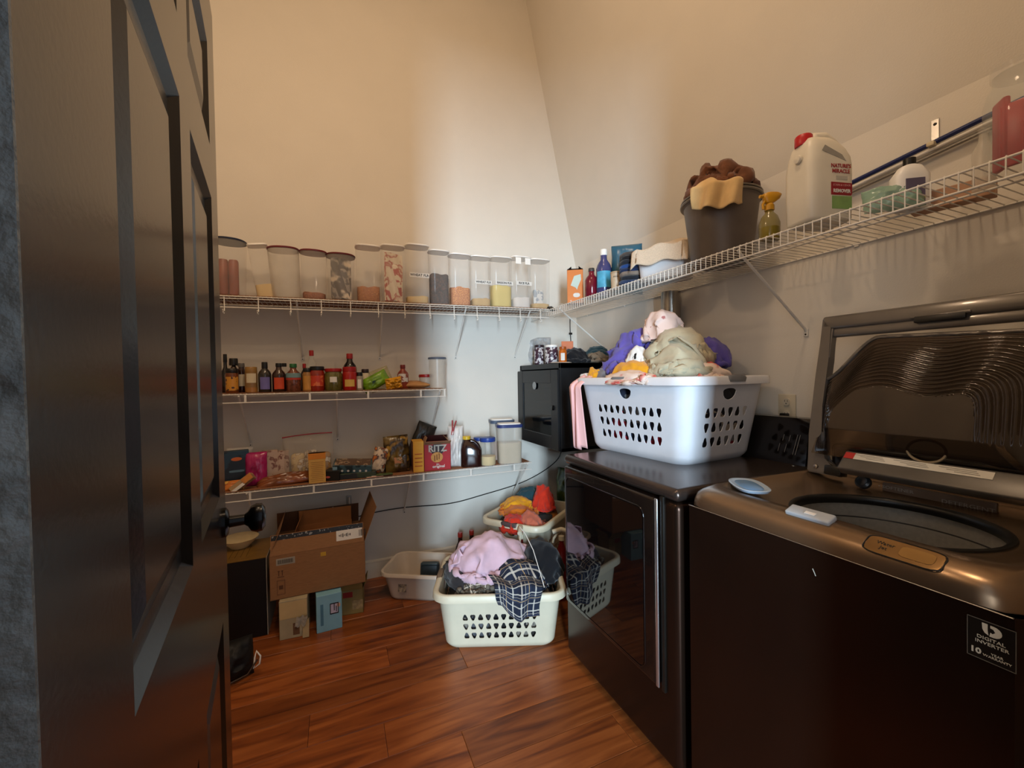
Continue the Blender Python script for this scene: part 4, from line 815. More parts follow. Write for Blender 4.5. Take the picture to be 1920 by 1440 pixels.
mb('sauce_bottle', 'dark bottle with broad black cap behind the amber jar', 430, 447, 672, YBk, BRNG, BLACKP, 'bottle', .2, capR=.021)
mb('sauce_jar', 'amber jar with gold label and black lid at the front left', 422, 448, 691, YA, AMB, BLACKP, 'jar', .17, labels=[(.1, .66, 1.0, prt('c4862a', '3a1c0c', 'gold_black_label', 55, (.55, .6)))], cat='jar')
mb('spice_bottle', 'bottle with grey cap and plain cream label', 446, 460, 681, 2.68, BRNG, paint('grey_cap', '55504a'), 'spice', .13, labels=[(.22, .62, 1.3, PAPER)])
mb('spice_jar', 'seasoning jar with gold lid and round cream label', 459, 483, 688, YA, mat('tan_seasoning', '8c6a40', .3, var=.1), GLD, 'jar', .22, labels=[(.38, .74, .8, PAPER), (.02, .2, 1.2, SPC)], cat='jar')
t = mb('sauce_bottle', 'round-shouldered bottle with purple label and black knob cap', 484, 509, 679, YA, mat('dark_grey_glass', '29241f', .15, spec=.7), BLACKP, 'bottle', .2, labels=[(.10, .50, .75, mat('purple_label', '6a64a0', .6, var=.08))])
t = mb('sauce_bottle', 'dark bottle with orange-red label and small black cap', 510, 536, 681, YA, BRNG, BLACKP, 'bottle', .12, labels=[(.10, .50, .75, mat('orange_red_label', 'c0431e', .6, var=.08))])
mb('sauce_bottle', 'clear bottle with small black cap behind the orange-labelled bottle', 524, 543, 681, YBk, GLASS, BLACKP, 'bottle', .12)
t = mb('pickle_jar', 'jar with green cap and teal label with a dark oval', 536, 564, 682, YA, mat('pickled_pieces', '6a3a26', .2, var=.5, vs=60, spec=.7), GRNC, 'bottle', .13, labels=[(.50, .66, 1.4, mat('teal_label', '6f8f92', .6, var=.06)), (.42, .49, 1.4, mat('white_red_band', 'b33a2c', .6))], cat='jar', capR=.018)
mb('sauce_bottle', 'small bottle with red cap behind the brown spice bottle', 564, 578, 682, YBk, BRNG, REDC, 'bottle', .16)
mb('spice_bottle', 'gold-brown spice bottle with black cap', 567, 587, 690, YA, SPC, BLACKP, 'spice', .16, labels=[(.06, .66, .9, mat('tan_gold_label', 'b8843c', .5, var=.2, vs=30, stretch=(8, 8, 1)))])
mb('sauce_bottle', 'tall clear bottle with red cap standing at the back', 575, 594, 657, YBk, GLASS, REDC, 'bottle', .13, content=(mat('pale_syrup', '7a5a3a', .2), .45))
mb('sauce_jar', 'jar of red sauce with black lid and red print', 580, 609, 687, YA, REDS, BLACKP, 'jar', .15, labels=[(.2, .62, .9, prt('b8371c', 'd06a3a', 'red_label', 40))], cat='jar')
mb('pickle_jar', 'jar of green pickles with red lid and small cream sticker', 608, 642, 691, YA, GRNP, REDC, 'jar', .14, labels=[(.38, .62, .38, WPAP)], cat='jar')
mb('sauce_bottle', 'dark sauce bottle with red cap at the back', 643, 669, 663, YBk, BLKG, REDC, 'bottle', .14, labels=[(.1, .45, 1.2, WPAP)])
mb('paste_jar', 'red jar with red lid and gold label', 642, 669, 688, YA, mat('red_paste', 'a11a16', .25, var=.1), REDC, 'jar', .2, labels=[(.16, .46, .7, mat('gold_label', 'c8a24e', .5, var=.1))], cat='jar')
mb('spice_bottle', 'small spice jar with black lid and grey contents', 667, 681, 698, YA, mat('grey_spice', '8d8577', .4, var=.2), BLACKP, 'spice', .2, labels=[(.1, .6, .5, WPAP)], cat='jar')
mb('spice_bottle', 'small jar with dark lid and cream label behind the green packet', 677, 693, 692, 2.70, PAPER, paint('plum_lid', '2a1416'), 'spice', .18, cat='jar')
mb('spice_bottle', 'spice bottle with red-brown cap and white picture label', 745, 766, 684, 2.72, mat('chili_mix', '8c3a26', .4, var=.3), paint('rust_cap', '6c1c14'), 'bottle', .15, labels=[(.28, .62, 1., prt('d4d2d0', '8d4a34', 'pic_label', 30))])
x, w_, h = pl(786, 812, 702, 2.78, ZMs, 715); bottle('food_tub', 'small tub with red lid behind the bread bag', x, 2.78, ZMs, w_/2, h, CLRF, REDC, 'tub', .2, cat='tub')
x, w_, h = pl(803, 837, 670, 2.66, ZMs, 700); bottle('storage_canister', 'tall frosted canister with navy lid at the end of the short shelf', x, 2.66, ZMs, w_/2*.93, h, CLRF, SLATE, 'tub', .06, cat='canister')
def pillow(name, label, loc, rot, w_, h_, t_, m, cat='packet', wr=.12, seed=0, group=None, crimp=.08, parts=()):
    th = thing(name, label, cat, loc, 0, group, rot=rot)
    b = MB(); n = 22; V = []; F = []
    def prof(u, v):
        a = max(0, 1-(abs(2*u-1))**2.6); c = max(0, 1-(abs(2*v-1)/(1-crimp*.4))**3.2) if abs(2*v-1) < 1-crimp*.4 else 0
        return (a**.55)*(c**.5)
    for s in (1, -1):
        for j in range(n+1):
            for i in range(n+1):
                u, v = i/n, j/n; k = prof(u, v); nz = mnoise.noise(Vector((u*4+seed, v*4, s*3)))*wr+mnoise.noise(Vector((u*11+seed, v*9, s*5)))*wr*.6-abs(mnoise.noise(Vector((u*6, v*7+seed, s))))*wr*.5
                ed = .02*mnoise.noise(Vector((seed, v*7, 0)))*w_
                V.append(((u-.5)*w_*(1-.10*k)+ed, -s*(t_/2)*(k*(1+nz*2)+.02+nz*.25*min(1, k*4)), v*h_))
    N2 = (n+1)**2
    for s in (0, 1):
        for j in range(n):
            for i in range(n): q = (j*(n+1)+i+s*N2, j*(n+1)+i+1+s*N2, (j+1)*(n+1)+i+1+s*N2, (j+1)*(n+1)+i+s*N2); F.append(q if s == 0 else q[::-1])
    rim = [(0, i) for i in range(n)]+[(j, n) for j in range(n)]+[(n, n-i) for i in range(n)]+[(n-j, 0) for j in range(n)]
    I = [j*(n+1)+i for j, i in rim]
    for k in range(len(I)): a, c = I[k], I[(k+1) % len(I)]; F.append((c, a, a+N2, c+N2))
    b.add(V, F); b.done('pouch', m, th, 60)
    for (x, z, pw, ph, pm, nm) in parts:
        MB().grid(lambda u, v: (x+(u-.5)*pw, -(t_/2)*(prof(.5+(x+(u-.5)*pw)/w_, (z+(v-.5)*ph)/h_)*1.06+.06)-.001, z+(v-.5)*ph), 8, 6).done(nm, pm, th, 60)
    return th
R_ = math.radians
x, w_, h = pl(683, 737, 692, 2.64, ZMs, 712)
pillow('green_packet', 'lime green plastic packet lying slanted among the jars', (x, 2.66, ZMs+.012), (R_(0), R_(-28), 0), .165, .085, .06, mat('lime_packet', '6f9a20', .25, var=.25, vs=18, spec=.6), wr=.10, seed=2, parts=[(-.01, .045, .02, .012, mat('dark_green_mark', '1c3a14', .4), 'printed_mark')])
pillow('clear_packet', 'clear crumpled wrapper behind the lime green packet', (x+.035, 2.72, ZMs), (R_(0), R_(-22), 0), .15, .13, .05, clear('yellowish_film', 'b5ab70', .4, .2), wr=.2, seed=5)
x, w_, h = pl(722, 758, 704, 2.62, ZMs, 715)
pillow('snack_packet', 'crinkled yellow packet beside the bread bag', (x, 2.63, ZMs), (R_(8), R_(-10), R_(10)), .10, .072, .05, mat('yellow_film', 'c98d18', .25, var=.3, vs=30), wr=.35, seed=8)
x, w_, h = pl(742, 815, 712, 2.62, ZMs, 722)
pillow('flatbread_bag', 'bag of tan flatbread lying at the shelf edge', (x, 2.69, ZMs+.018), (R_(-84), 0, R_(3)), .235, .13, .045, mat('flatbread_tan', 'b07f4c', .35, var=.2, vs=9), cat='bag', wr=.12, seed=9)
# ---- lowest shelf: boxes and packets
ZLs = ZL+.0032
def carton(name, label, x, y, z, w_, d, h, m, rz=None, cat='box', faces=(), flaps=None, rot=None, txt=(), group=None, bev=.0015):
    t = thing(name, label, cat, (x, y, z), face(x, y) if rz is None else rz, group, rot=rot)
    if flaps:                                          # open box: four walls, floor, flaps
        b = MB(); k = .0025
        for c, dd in [((0, -d/2+k/2, h/2), (w_, k, h)), ((0, d/2-k/2, h/2), (w_, k, h)), ((-w_/2+k/2, 0, h/2), (k, d, h)), ((w_/2-k/2, 0, h/2), (k, d, h)), ((0, 0, k/2), (w_, d, k))]: b.box(c, dd)
        body = b.done('body', m, t, 0)
        for side, ang, ln, fm in flaps:
            M = {'f': Matrix.Translation((0, -d/2, h)), 'b': Matrix.Translation((0, d/2, h)) @ Matrix.Rotation(PI, 4, 'Z'), 'l': Matrix.Translation((-w_/2, 0, h)) @ Matrix.Rotation(-PI/2, 4, 'Z'), 'r': Matrix.Translation((w_/2, 0, h)) @ Matrix.Rotation(PI/2, 4, 'Z')}[side]
            wd = w_ if side in 'fb' else d
            MB().box((0, 0, ln/2), (wd*.98, .002, ln), 0, 1, M @ Matrix.Rotation(R_(ang), 4, 'X')).done('flap', fm or m, t, 0)
    else: body = MB().box((0, 0, h/2), (w_, d, h), bev, 1).done('body', m, t, 30)
    for (fx, fz, fw, fh, fm, nm) in faces: MB().box((fx, -d/2-.0004, fz), (fw, .0008, fh)).done(nm, fm, t, 0)
    for (s, size, fx, fz, tm, *o) in txt: facetext(s, size, tm, t, Matrix.Translation((fx, -d/2-.0012, fz)) @ (Matrix.Rotation(o[1], 4, 'Y') if len(o) > 1 else Matrix()) @ FRONT, o[0] if o else 1, .0004)
    return t
def lb(name, label, x0, x1, yt, Y, d, m, yb=890, **k):
    x, w_, h = pl(x0, x1, yt, Y, ZLs, (yt+yb)/2); return carton(name, label, x, Y+d/2, ZLs, w_, d, h, m, group='snacks and boxes on the lowest shelf', **k), x, w_, h
def disc(w_, h_, m, x, z, d, parent, nm, e=2, off=.0012):
    MB().loft([(0, w_/2, h_/2, e), (.0008, w_/2, h_/2, e)], 28, Matrix.Translation((x, -d/2-off+.0008, z)) @ Matrix.Rotation(PI/2, 4, 'X')).done(nm, m, parent, 40)
t, x, w_, h = lb('snack_box', 'dark blue box with an orange oval at the left end of the lowest shelf', 418, 465, 846, 2.68, .05, prt('16222e', '1f3a4c', 'navy_box', 12))
disc(.05, .02, mat('orange_oval', 'c4622c', .5), 0, h*.78, .05, t, 'printed_oval'); disc(.07, .012, mat('grey_blue_print', '5c7a8c', .5), 0, h*.45, .05, t, 'printed_band', 4)
x, w_, h = pl(430, 470, 870, 2.70, ZLs); pillow('white_packet', 'white packet behind the dark blue box', (x-.02, 2.80, ZLs), (R_(-6), 0, 0), .13, .20, .05, WPAP, seed=11)
x, w_, h = pl(421, 452, 884, 2.61, ZLs, 892); pillow('orange_packet', 'small orange packet in front of the dark blue box', (x, 2.62, ZLs), (R_(-30), 0, R_(8)), .095, .055, .035, prt('c8742a', '8a2f18', 'orange_packet', 30, c3='d8a84c'), seed=12)
a = at(457, 893, Y=2.59); carton('small_carton', 'small tan carton with white end propped on the magenta bag', a.x, 2.605, ZLs+.022, .125, .035, .036, prt('a98a62', '8d6c48', 'tan_carton', 20), rot=(R_(-20), R_(-38), R_(-4)), faces=[(.035, .018, .055, .03, mat('orange_side', 'c07c3a', .5), 'printed_panel'), (-.025, .006, .075, .016, WPAP, 'white_panel')])
x, w_, h = pl(464, 494, 847, 2.66, ZLs, 880); pillow('magenta_bag', 'glossy magenta bag standing behind the tan carton', (x, 2.68, ZLs), (R_(-4), 0, 0), .105, .185, .05, mat('magenta_film', 'a01f5a', .2, var=.25, spec=.6), cat='bag', seed=13)
CPR = prt('c2a792', '7a4a3a', 'cream_brown_print', 26, (.5, .56), c3='9a7666')
t, *_ = lb('food_box', 'cream box with brown print, left of the pair', 484, 520, 846, 2.735, .05, CPR); t, *_ = lb('food_box', 'cream box with brown print, right of the pair', 520, 541, 846, 2.745, .05, CPR)
x, w_, h = pl(494, 580, 884, 2.615, ZLs, 895); pillow('bread_bag', 'shiny brown snack bag lying flat near the shelf edge', (x, 2.62, ZLs+.004), (R_(-62), R_(-4), R_(4)), .29, .085, .055, mat('brown_snack_film', '7a4424', .22, var=.35, vs=22, spec=.7), cat='bag', wr=.22, seed=15)
x, w_, h = pl(533, 628, 815, 2.72, ZLs, 850)
zb = pillow('zip_bag', 'clear zip bag with red zip and beige packets inside', (x, 2.74, ZLs), (R_(-5), R_(-3), 0), .27, h, .09, clear('zip_film', 'cfc6b8', .24, .08), cat='bag', wr=.16, seed=16)
MB().tube([(-.135+.27*i/8, -.004, h-.006+.006*math.sin(i/8*PI)) for i in range(9)], .0035, 8).done('zip', mat('zip_red', '9c2a3a', .35), zb, 60)
for i, (dx, dz, c1, c2) in enumerate([(-.06, .04, 'cdb27c', '8d6a3c'), (.01, .05, 'c5b298', '5c4030'), (.08, .03, 'a97c3c', '6a4420')]): MB().box((dx, .0, dz+.04), (.075, .05, .15), .02, 3).done('packet', prt(c1, c2, 'zip_pack%d' % i, 35, c3='d8cdb8'), zb, 50)
t, x, w_, h = lb('yellow_box', 'upright yellow box with orange top and lined text', 578, 610, 850, 2.585, .045, mat('yellow_card', 'c79a4c', .6, var=.04))
carton_top = MB().box((0, 0, h*.9), (w_*1.03, .047, h*.2), .001, 1).done('orange_lid', mat('orange_card', 'c67a22', .6), t, 0)
b = MB()
for k in range(11): b.box((0, -.0229, h*(.08+.062*k)), (w_*.8*(.8+.2*random.random()), .0004, .0025))
b.done('printed_lines', mat('faint_brown_print', '9a6d34', .6), t, 0)
t, x, w_, h = lb('small_box', 'small black box with red ovals lying by the yellow box', 611, 642, 883, 2.60, .10, mat('black_card', '15120f', .45), rz=R_(-18))
disc(.028, .012, mat('coral_oval', 'b8584a', .5), -.02, h*.4, .10, t, 'printed_oval')
x, w_, h = pl(625, 698, 853, 2.64, ZLs, 870); t = carton('meal_packet', 'flat dark teal meal packet with food picture lying on its side', x, 2.665, ZLs+.036, .215, .10, .056, prt('1d3338', '3c5a62', 'teal_pack', 16), rot=(R_(14), R_(4), R_(-8)))
MB().box((0, 0, .0568), (.20, .09, .001)).done('picture_panel', prt('5c4634', 'b59a7c', 'food_picture', 24, c3='2a241f'), t, 0)
for k in range(5): disc(.013, .013, WPAP, -.055+k*.033, .022, .10, t, 'white_dot')
MB().box((-.095, -.0505, .024), (.025, .001, .044)).done('pale_end', mat('pale_blue_end', '8fb0bc', .5), t, 0)
carton('thin_packet', 'thin black packet under the teal meal packet', x+.02, 2.665, ZLs, .22, .13, .033, prt('14140f', '2c3a1c', 'black_green_pack', 20), rz=R_(-4), group='snacks and boxes on the lowest shelf')
x, w_, h = pl(688, 722, 828, 2.64, ZLs, 855); pillow('chip_bag', 'white and orange snack bag leaning left', (x, 2.66, ZLs+.01), (R_(-6), R_(14), R_(-12)), .085, .155, .045, prt('cdb8a0', '2a2a34', 'white_orange_bag', 22, c3='c8702a'), cat='bag', seed=18)
a = at(706, 890, Y=2.60)
for k in range(3): o = MB().box((a.x+.028*k-.01, 2.605+.012*(k % 2), ZLs+.002+.0034*k), (.095, .05, .003), .0008, 1).done('paper_card', mat('pink_card%d' % k, ['c9a08c', 'd8cbb8', '4c5c34'][k], .6), None, 0); tag(o, ['pink card lying in front of the gold chip bag', 'cream card lying on the pink one', 'green card topmost of the loose cards'][k], 'card', 'loose cards on the lowest shelf')
x, w_, h = pl(716, 732, 838, 2.74, ZLs, 860); carton('black_box', 'dark box standing between the snack bags', x, 2.76, ZLs, .065, .05, .125, BLACKP)
x, w_, h = pl(724, 770, 816, 2.64, ZLs, 850); pillow('chip_bag', 'gold and brown snack bag with crimped top', (x, 2.66, ZLs), (R_(-6), R_(-3), 0), .15, h*.98, .06, prt('6a5424', '2a2016', 'gold_bag', 13, (.42, .56), .25, 'a98236'), cat='bag', wr=.2, seed=19, crimp=.14, parts=[(0, .075, .05, .04, prt('b5794c', '4c5a20', 'bag_picture', 40, c3='c89a70'), 'picture')])
x, w_, h = pl(755, 795, 792, 2.76, ZLs, 830); pillow('dark_bag', 'dark plastic bag with pointed corner behind the orange box', (x-.01, 2.80, ZLs), (R_(-4), R_(24), 0), .13, .30, .05, mat('dark_bag_film', '2c2620', .35, var=.3), cat='bag', seed=20)
t, x, w_, h = lb('cracker_box', 'orange and yellow box beside the red cracker box', 776, 796, 828, 2.60, .12, mat('yellow_orange_card', 'd19a2e', .55, var=.06), rz=R_(-4))
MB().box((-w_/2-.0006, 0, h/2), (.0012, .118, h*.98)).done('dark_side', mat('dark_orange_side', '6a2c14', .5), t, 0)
b = MB()
for k in range(4): b.box((0, -.0605, h*(.2+.13*k)), (w_*.7, .0006, .006))
b.done('printed_lines', mat('rust_print', 'a8541c', .6), t, 0)
CRED = mat('cracker_red_card', 'a3131c', .5, var=.05); TANC = mat('inside_card', '9a7454', .8)
xr, wr, hr = pl(797, 847, 833, 2.59, ZLs, 850)
ritz = carton('cracker_box', 'red open cracker box with a cracker picture on its front', xr, 2.665, ZLs, wr*.98, .13, hr, CRED, rz=R_(-4), flaps=[('f', 62, .05, TANC), ('b', -30, .05, mat('dark_red_flap', '3a1612', .6)), ('l', -25, .05, TANC), ('r', -35, .05, TANC)], group='snacks and boxes on the lowest shelf')
IM = mat('silver_letter', 'b3aa9a', .4); disc(.085, .075, mat('dark_logo_ground', '2a0f14', .5), 0, hr*.80, .13, ritz, 'logo_ground', 2, .001); disc(.09, .02, IM, 0, hr*.715, .13, ritz, 'logo_underline', 2, .0008)
facetext('RITZ', .058, IM, ritz, Matrix.Translation((0, -.0675, hr*.83)) @ FRONT, .95, .0016)
ck = mat('cracker_gold', 'c08a4a', .7, var=.15, vs=60)
disc(.075, .065, ck, -.004, hr*.50, .13, ritz, 'cracker_picture', 2, .0012)
for q in (-1, 0, 1): MB().box((q*.014-.004, -.0672, hr*.50+q*.006), (.007, .0008, .036), 0, 1).done('cracker_hole_line', mat('cracker_line_print', '7c4a20', .7), ritz, 0)  # darker brown lines printed across the cracker picture
facetext('original', .024, WPAP, ritz, Matrix.Translation((.006, -.0672, hr*.15)) @ FRONT, 1.1, .0004); facetext('the', .012, WPAP, ritz, Matrix.Translation((.0, -.0672, hr*.235)) @ FRONT, 1.1, .0003)
x, w_, h = pl(843, 868, 800, 2.62, ZLs, 840)
wb = pillow('flour_bag', 'white bag closed with a red clothes clip', (x, 2.66, ZLs), (R_(-3), R_(2), R_(-10)), .10, h, .07, mat('white_bag_film', 'cfcac4', .35, var=.05), cat='bag', wr=.22, seed=22)
clp = thing('bag_clip', 'red clothes clip pinched on the white bag', 'clip', (x-.018, 2.645, ZLs+h-.055), 0, rot=(0, R_(8), 0)); RP = paint('red_clip_plastic', 'a01820')
for s in (-1, 1): MB().tube([(s*.004, 0, 0), (s*.005, 0, .045), (s*.013, -.004, .095)], .0042, 6).done('jaw', RP, clp, 60)
MB().tube([(-.006, 0, .05), (.006, 0, .05)], .004, 8).done('spring', CHR, clp, 60)
x, w_, h = pl(867, 905, 818, 2.60, ZLs, 850)
jg = thing('brown_jug', 'dark brown jug with yellow cap', 'jug', (x, 2.63, ZLs), face(x, 2.63)); JM = mat('dark_syrup', '230f0c', .14, spec=.7, var=.1); hw = w_/2
MB().loft([(0, hw*.94, hw*.7, 5), (.008, hw, hw*.75, 5), (h*.55, hw, hw*.75, 5), (h*.75, hw*.62, hw*.6, 3, -hw*.3, 0), (h*.86, hw*.33, hw*.4, 2, -hw*.42, 0), (h*.9, hw*.3, hw*.36, 2, -hw*.42, 0)], 32).done('body', JM, jg, 60)
MB().tube([(-hw*.2, 0, h*.84), (hw*.25, 0, h*.82), (hw*.62, 0, h*.70), (hw*.86, 0, h*.52)], .012, 10).done('handle', JM, jg, 60)
MB().lathe([(0, h*.89), (hw*.38, h*.89), (hw*.38, h*.985), (hw*.33, h), (0, h)], 18, (-hw*.42, 0, 0)).done('cap', paint('yellow_cap', 'c8a42a'), jg, 40)
x, w_, h = pl(901, 930, 820, 2.60, ZLs, 850); bottle('glass_jar', 'glass jar with bright blue lid and pale powder', x, 2.61, ZLs, w_/2, h, GLASS, BLUEL, 'jar', .14, content=(BEIGEF, .33), cat='jar')
x, w_, h = pl(890, 912, 818, 2.72, ZLs, 850); bottle('glass_jar', 'jar with blue lid mostly hidden behind the dark brown jug', x, 2.74, ZLs, w_/2, h*.95, CLRF, BLUEL, 'jar', .12, cat='jar')
def oats(label, x0, x1, yt, Y, lm, fill, fh):
    x, w_, h = pl(x0, x1, yt, Y, ZLs, yt+40); t = thing('storage_container', label, 'container', (x, Y, ZLs), face(x, Y)*.5, 'clear containers on the lowest shelf'); hw = w_/2
    MB().loft([(0, hw*.88, hw*.6, 5), (.006, hw*.9, hw*.62, 5), (h*.92, hw*.96, hw*.66, 5)], 32, cap=(True, False)).done('body', CLRF, t, 50)
    MB().loft([(h*.90, hw, hw*.7, 5), (h*.975, hw*1.02, hw*.72, 5), (h*.98, hw*.9, hw*.62, 5)], 32).done('lid', lm, t, 40); MB().loft([(h*.975, hw*.88, hw*.6, 5), (h, hw*.86, hw*.58, 5)], 32).done('lid_top', LIDW, t, 40)
    MB().loft([(.003, hw*.84, hw*.56, 5), (h*fh, hw*.9, hw*.6, 5)], 28).done('contents', fill, t, 50)
oats('clear container with grey-rimmed lid standing at the back by the cabinet', 919, 962, 785, 2.775, SLATE, mat('orange_lentil', 'a8623c', .9, var=.2), .4)
oats('clear container of oats with navy-rimmed lid at the shelf end', 932, 977, 793, 2.62, paint('navy_rim', '2f3a6a'), mat('oat_flakes', 'b7a27c', .9, var=.25, vs=160, bump=.6, bs=160), .52)
# ================================================================== right wall shelf
ZRs = ZR+.0006
def pr(x0, x1, yt, X, zs=ZRs):
    ym = yt+25; a, b_ = at(x0, ym, X=X), at(x1, ym, X=X); d = at((x0+x1)/2, ym, X=X)-CAM; k = abs(d.x)/math.hypot(d.x, d.y)
    return (a.y+b_.y)/2, abs(a.y-b_.y)*k, at((x0+x1)/2, yt, X=X).z-zs
GR = 'cleaning things on the right wall shelf'
y, w_, h = pr(1063, 1095, 508, 1.46)
t = carton('orange_box', 'orange box with a white sheet picture, open top, at the shelf corner', 1.46, y, ZRs, w_*.93, .07, h, mat('orange_box_card', 'd0741c', .5, var=.1, vs=6), flaps=[('f', -15, .0, None), ('l', -52, .035, INK), ('r', -52, .035, INK), ('b', 20, .03, INK)][1:], group=GR)
M_ = Matrix.Translation((.006, -.0358, h*.56)); b = MB(); b.prism([(-.035, -.005), (-.012, .055), (.03, .065), (.032, .03), (.012, -.015), (.006, -.035), (-.004, -.02)], .0006, M_); b.done('sheet_picture', mat('pale_sheet_print', 'b8c8bc', .5, var=.1), t, 0)
MB().loft([(0, .022, .014, 2.5), (.0008, .022, .014, 2.5)], 20, Matrix.Translation((.008, -.035, h*.24)) @ Matrix.Rotation(PI/2, 4, 'X')).done('sheet_pile_picture', WPAP, t, 40)
facetext('40', .014, WPAP, t, Matrix.Translation((-.028, -.0360, h*.07)) @ FRONT)
y, w_, h = pr(1097, 1122, 503, 1.46); bottle('detergent_bottle', 'dark maroon bottle beside the orange box', 1.46, y, ZRs, w_/2, h, mat('maroon_liquid', '6a1526', .15, spec=.6), mat('grey_cap2', '3c3a38', .4), 'bottle', .1, group=GR)
y, w_, h = pr(1118, 1147, 468, 1.50); bottle('detergent_bottle', 'blue-violet bottle with white cap and cyan label', 1.50, y, ZRs, w_/2, h, mat('violet_blue_liquid', '3c3f6c', .2, spec=.6), WHITEP, 'bottle', .12, labels=[(.18, .52, 1.0, mat('cyan_label', '4aa0c0', .45, var=.25, vs=20))], group=GR)
y, w_, h = pr(1143, 1200, 456, 1.58); pillow('detergent_pouch', 'large teal pouch with a small window standing behind the cloth stack', (1.60, y, ZRs), (R_(-3), 0, face(1.6, y)), w_*1.02, h, .08, mat('teal_pouch_film', '2a5a70', .28, var=.15, vs=10), cat='pouch', wr=.1, seed=31, parts=[(-.0, h*.72, .03, .045, PAPER, 'pouch_window')])
y, w_, h = pr(1145, 1165, 510, 1.44); t = bottle('small_tube', 'small beige tub lettered mini in front of the teal pouch', 1.44, y, ZRs, w_/2, h, mat('beige_tub', 'bfa688', .45), mat('beige_tub_lid', 'b09676', .45), 'tub', .08, cat='tub', group=GR)
facetext('mini', h*.16, INK, t, Matrix.Translation((0, 0, h*.7)), 1, wrapR=w_/2*.98)
y, w_, h = pr(1160, 1212, 478, 1.47)
cols = ['2b3a58', '20242c', '7c6e62', '1e2c4c', '2a4a86', '22262e', '17181c', '4a4440']
for k in range(8):
    hh = h/8; b = MB().loft([(0, w_*.46, .075, 4), (hh*.2, w_*.5, .08, 4), (hh*.8, w_*.5, .08, 4), (hh, w_*.46, .075, 4)], 36)
    for v in b.b.verts: v.co += Vector((mnoise.noise(v.co*30+Vector((k*7, 0, 0)))*.008, mnoise.noise(v.co*28+Vector((0, k*5, 0)))*.008, mnoise.noise(v.co*22+Vector((0, 0, k*3)))*.003))
    o = b.done('folded_cloth', fabric('folded_cloth_%d' % k, cols[k], .25), None, 60, (1.48+.004*math.sin(k*2.1), y+.004*math.cos(k*1.7), ZRs+.002+hh*k), (0, 0, face(1.48, y)+.08*math.sin(k*1.3)))
    tag(o, ['navy folded cloth at the bottom of the shelf stack', 'black folded cloth second from the bottom of the stack', 'grey-brown folded cloth third from the bottom of the stack', 'dark navy folded cloth fourth from the bottom of the stack', 'bright blue folded cloth in the middle of the stack', 'charcoal folded cloth third from the top of the stack', 'black folded cloth second from the top of the stack', 'brown-grey folded cloth topmost of the stack'][k], 'cloth', 'folded cloths stacked on the wire shelf')
y, w_, h = pr(1197, 1298, 462, 1.53)
bn = thing('storage_bin', 'white plastic bin under the beige towel on the wire shelf', 'bin', (1.55, y, ZRs), R_(-62)); 
MB().loft([(0, .105, .075, 7), (.005, .112, .08, 7), (.135, .125, .092, 7), (.14, .131, .098, 7), (.147, .131, .098, 7), (.147, .122, .089, 7), (.008, .108, .076, 7)], 44, cap=(True, True)).done('body', mat('white_bin', 'd6d3d2', .4, var=.03), bn, 40)
b = MB()
for i in range(5):
    for j in range(4): b.lathe([(0, 0), (.004, 0), (.004, .001), (0, .001)], 8, M=Matrix.Translation((.119, -.04+.02*i, .04+.02*j)) @ Matrix.Rotation(PI/2, 4, 'Y'))
b.done('vent_holes', INK, bn, 0)
def drape(u, v):
    x = -.15+.30*u; y = -.165+.27*v; dx = max(0, abs(x)-.118); dy = max(0, -.088-y, y-.088)
    z = .158+.055*math.exp(-((x-.03)/.09)**2-((y-.04)/.07)**2)+.008*math.sin(u*13+v*5)-1.15*dy-.5*dx*(1+.6*math.sin(v*9))
    return (x*.93 if dx else x, y if dy == 0 else math.copysign(.100+.25*dy, y), z)
o = MB().grid(drape, 40, 40).done('dish_towel', mat('waffle_towel', 'cbb9a2', .95, var=.12, vs=260, bump=.6, bs=300), None, 180, (1.55, y, ZRs), (0, 0, R_(-62))); solid(o, .004); tag(o, 'beige waffle towel thrown over the white shelf bin', 'towel')
# pot with liner rim
PY, PX = 1.335, 1.575
pot = thing('stock_pot', 'large grey pot with double rim on the wire shelf', 'pot', (PX, PY, ZRs)); PG = mat('grey_pot_coating', '625850', .45, metal=.2, var=.08, bump=.08, bs=300)
MB().lathe([(0, 0), (.095, 0), (.112, .006), (.122, .03), (.150, .262), (.157, .268), (.157, .276), (.146, .276), (.118, .034), (0, .02)], 48).done('body', PG, pot, 40)
b = MB(); b.tube([(.160*math.cos(a), .160*math.sin(a), .274) for a in np.linspace(0, 2*PI, 49)[:-1]], .006, 8, True); b.tube([(.158*math.cos(a), .158*math.sin(a), .288) for a in np.linspace(0, 2*PI, 49)[:-1]], .005, 8, True); b.done('rim', mat('pot_rim', '6e665c', .3, metal=.4), pot, 60)
# cream cloth over the pot rim
def cream(u, v):
    a = R_(-172)+R_(58)*u; r_ = .12+.055*min(1, v*2.2); z = .305-.0*v
    zz = .30+.03*math.sin(u*6) if v < .4 else .30-(v-.4)*.19*(1-.35*abs(u-.62))
    r_ += .016*math.sin(u*15+v*3)*(.3+v)+(.02 if v > .4 else 0)
    return (r_*math.cos(a), r_*math.sin(a), zz+.03*(v < .4)*(.4-v))
o = MB().grid(cream, 26, 26).done('dish_cloth', fabric('cream_cloth', 'd0ae78', .08), None, 180, (PX, PY, ZRs)); solid(o, .003); tag(o, 'cream cloth hanging over the rim of the grey pot', 'cloth')
y, w_, h = pr(1424, 1462, 368, 1.45)
sp = thing('spray_bottle', 'yellow trigger spray bottle between the pot and the white jug', 'spray bottle', (1.45, y, ZRs), R_(-20)); AM2 = clear('amber_film', '8a7a2a', .55, .12)
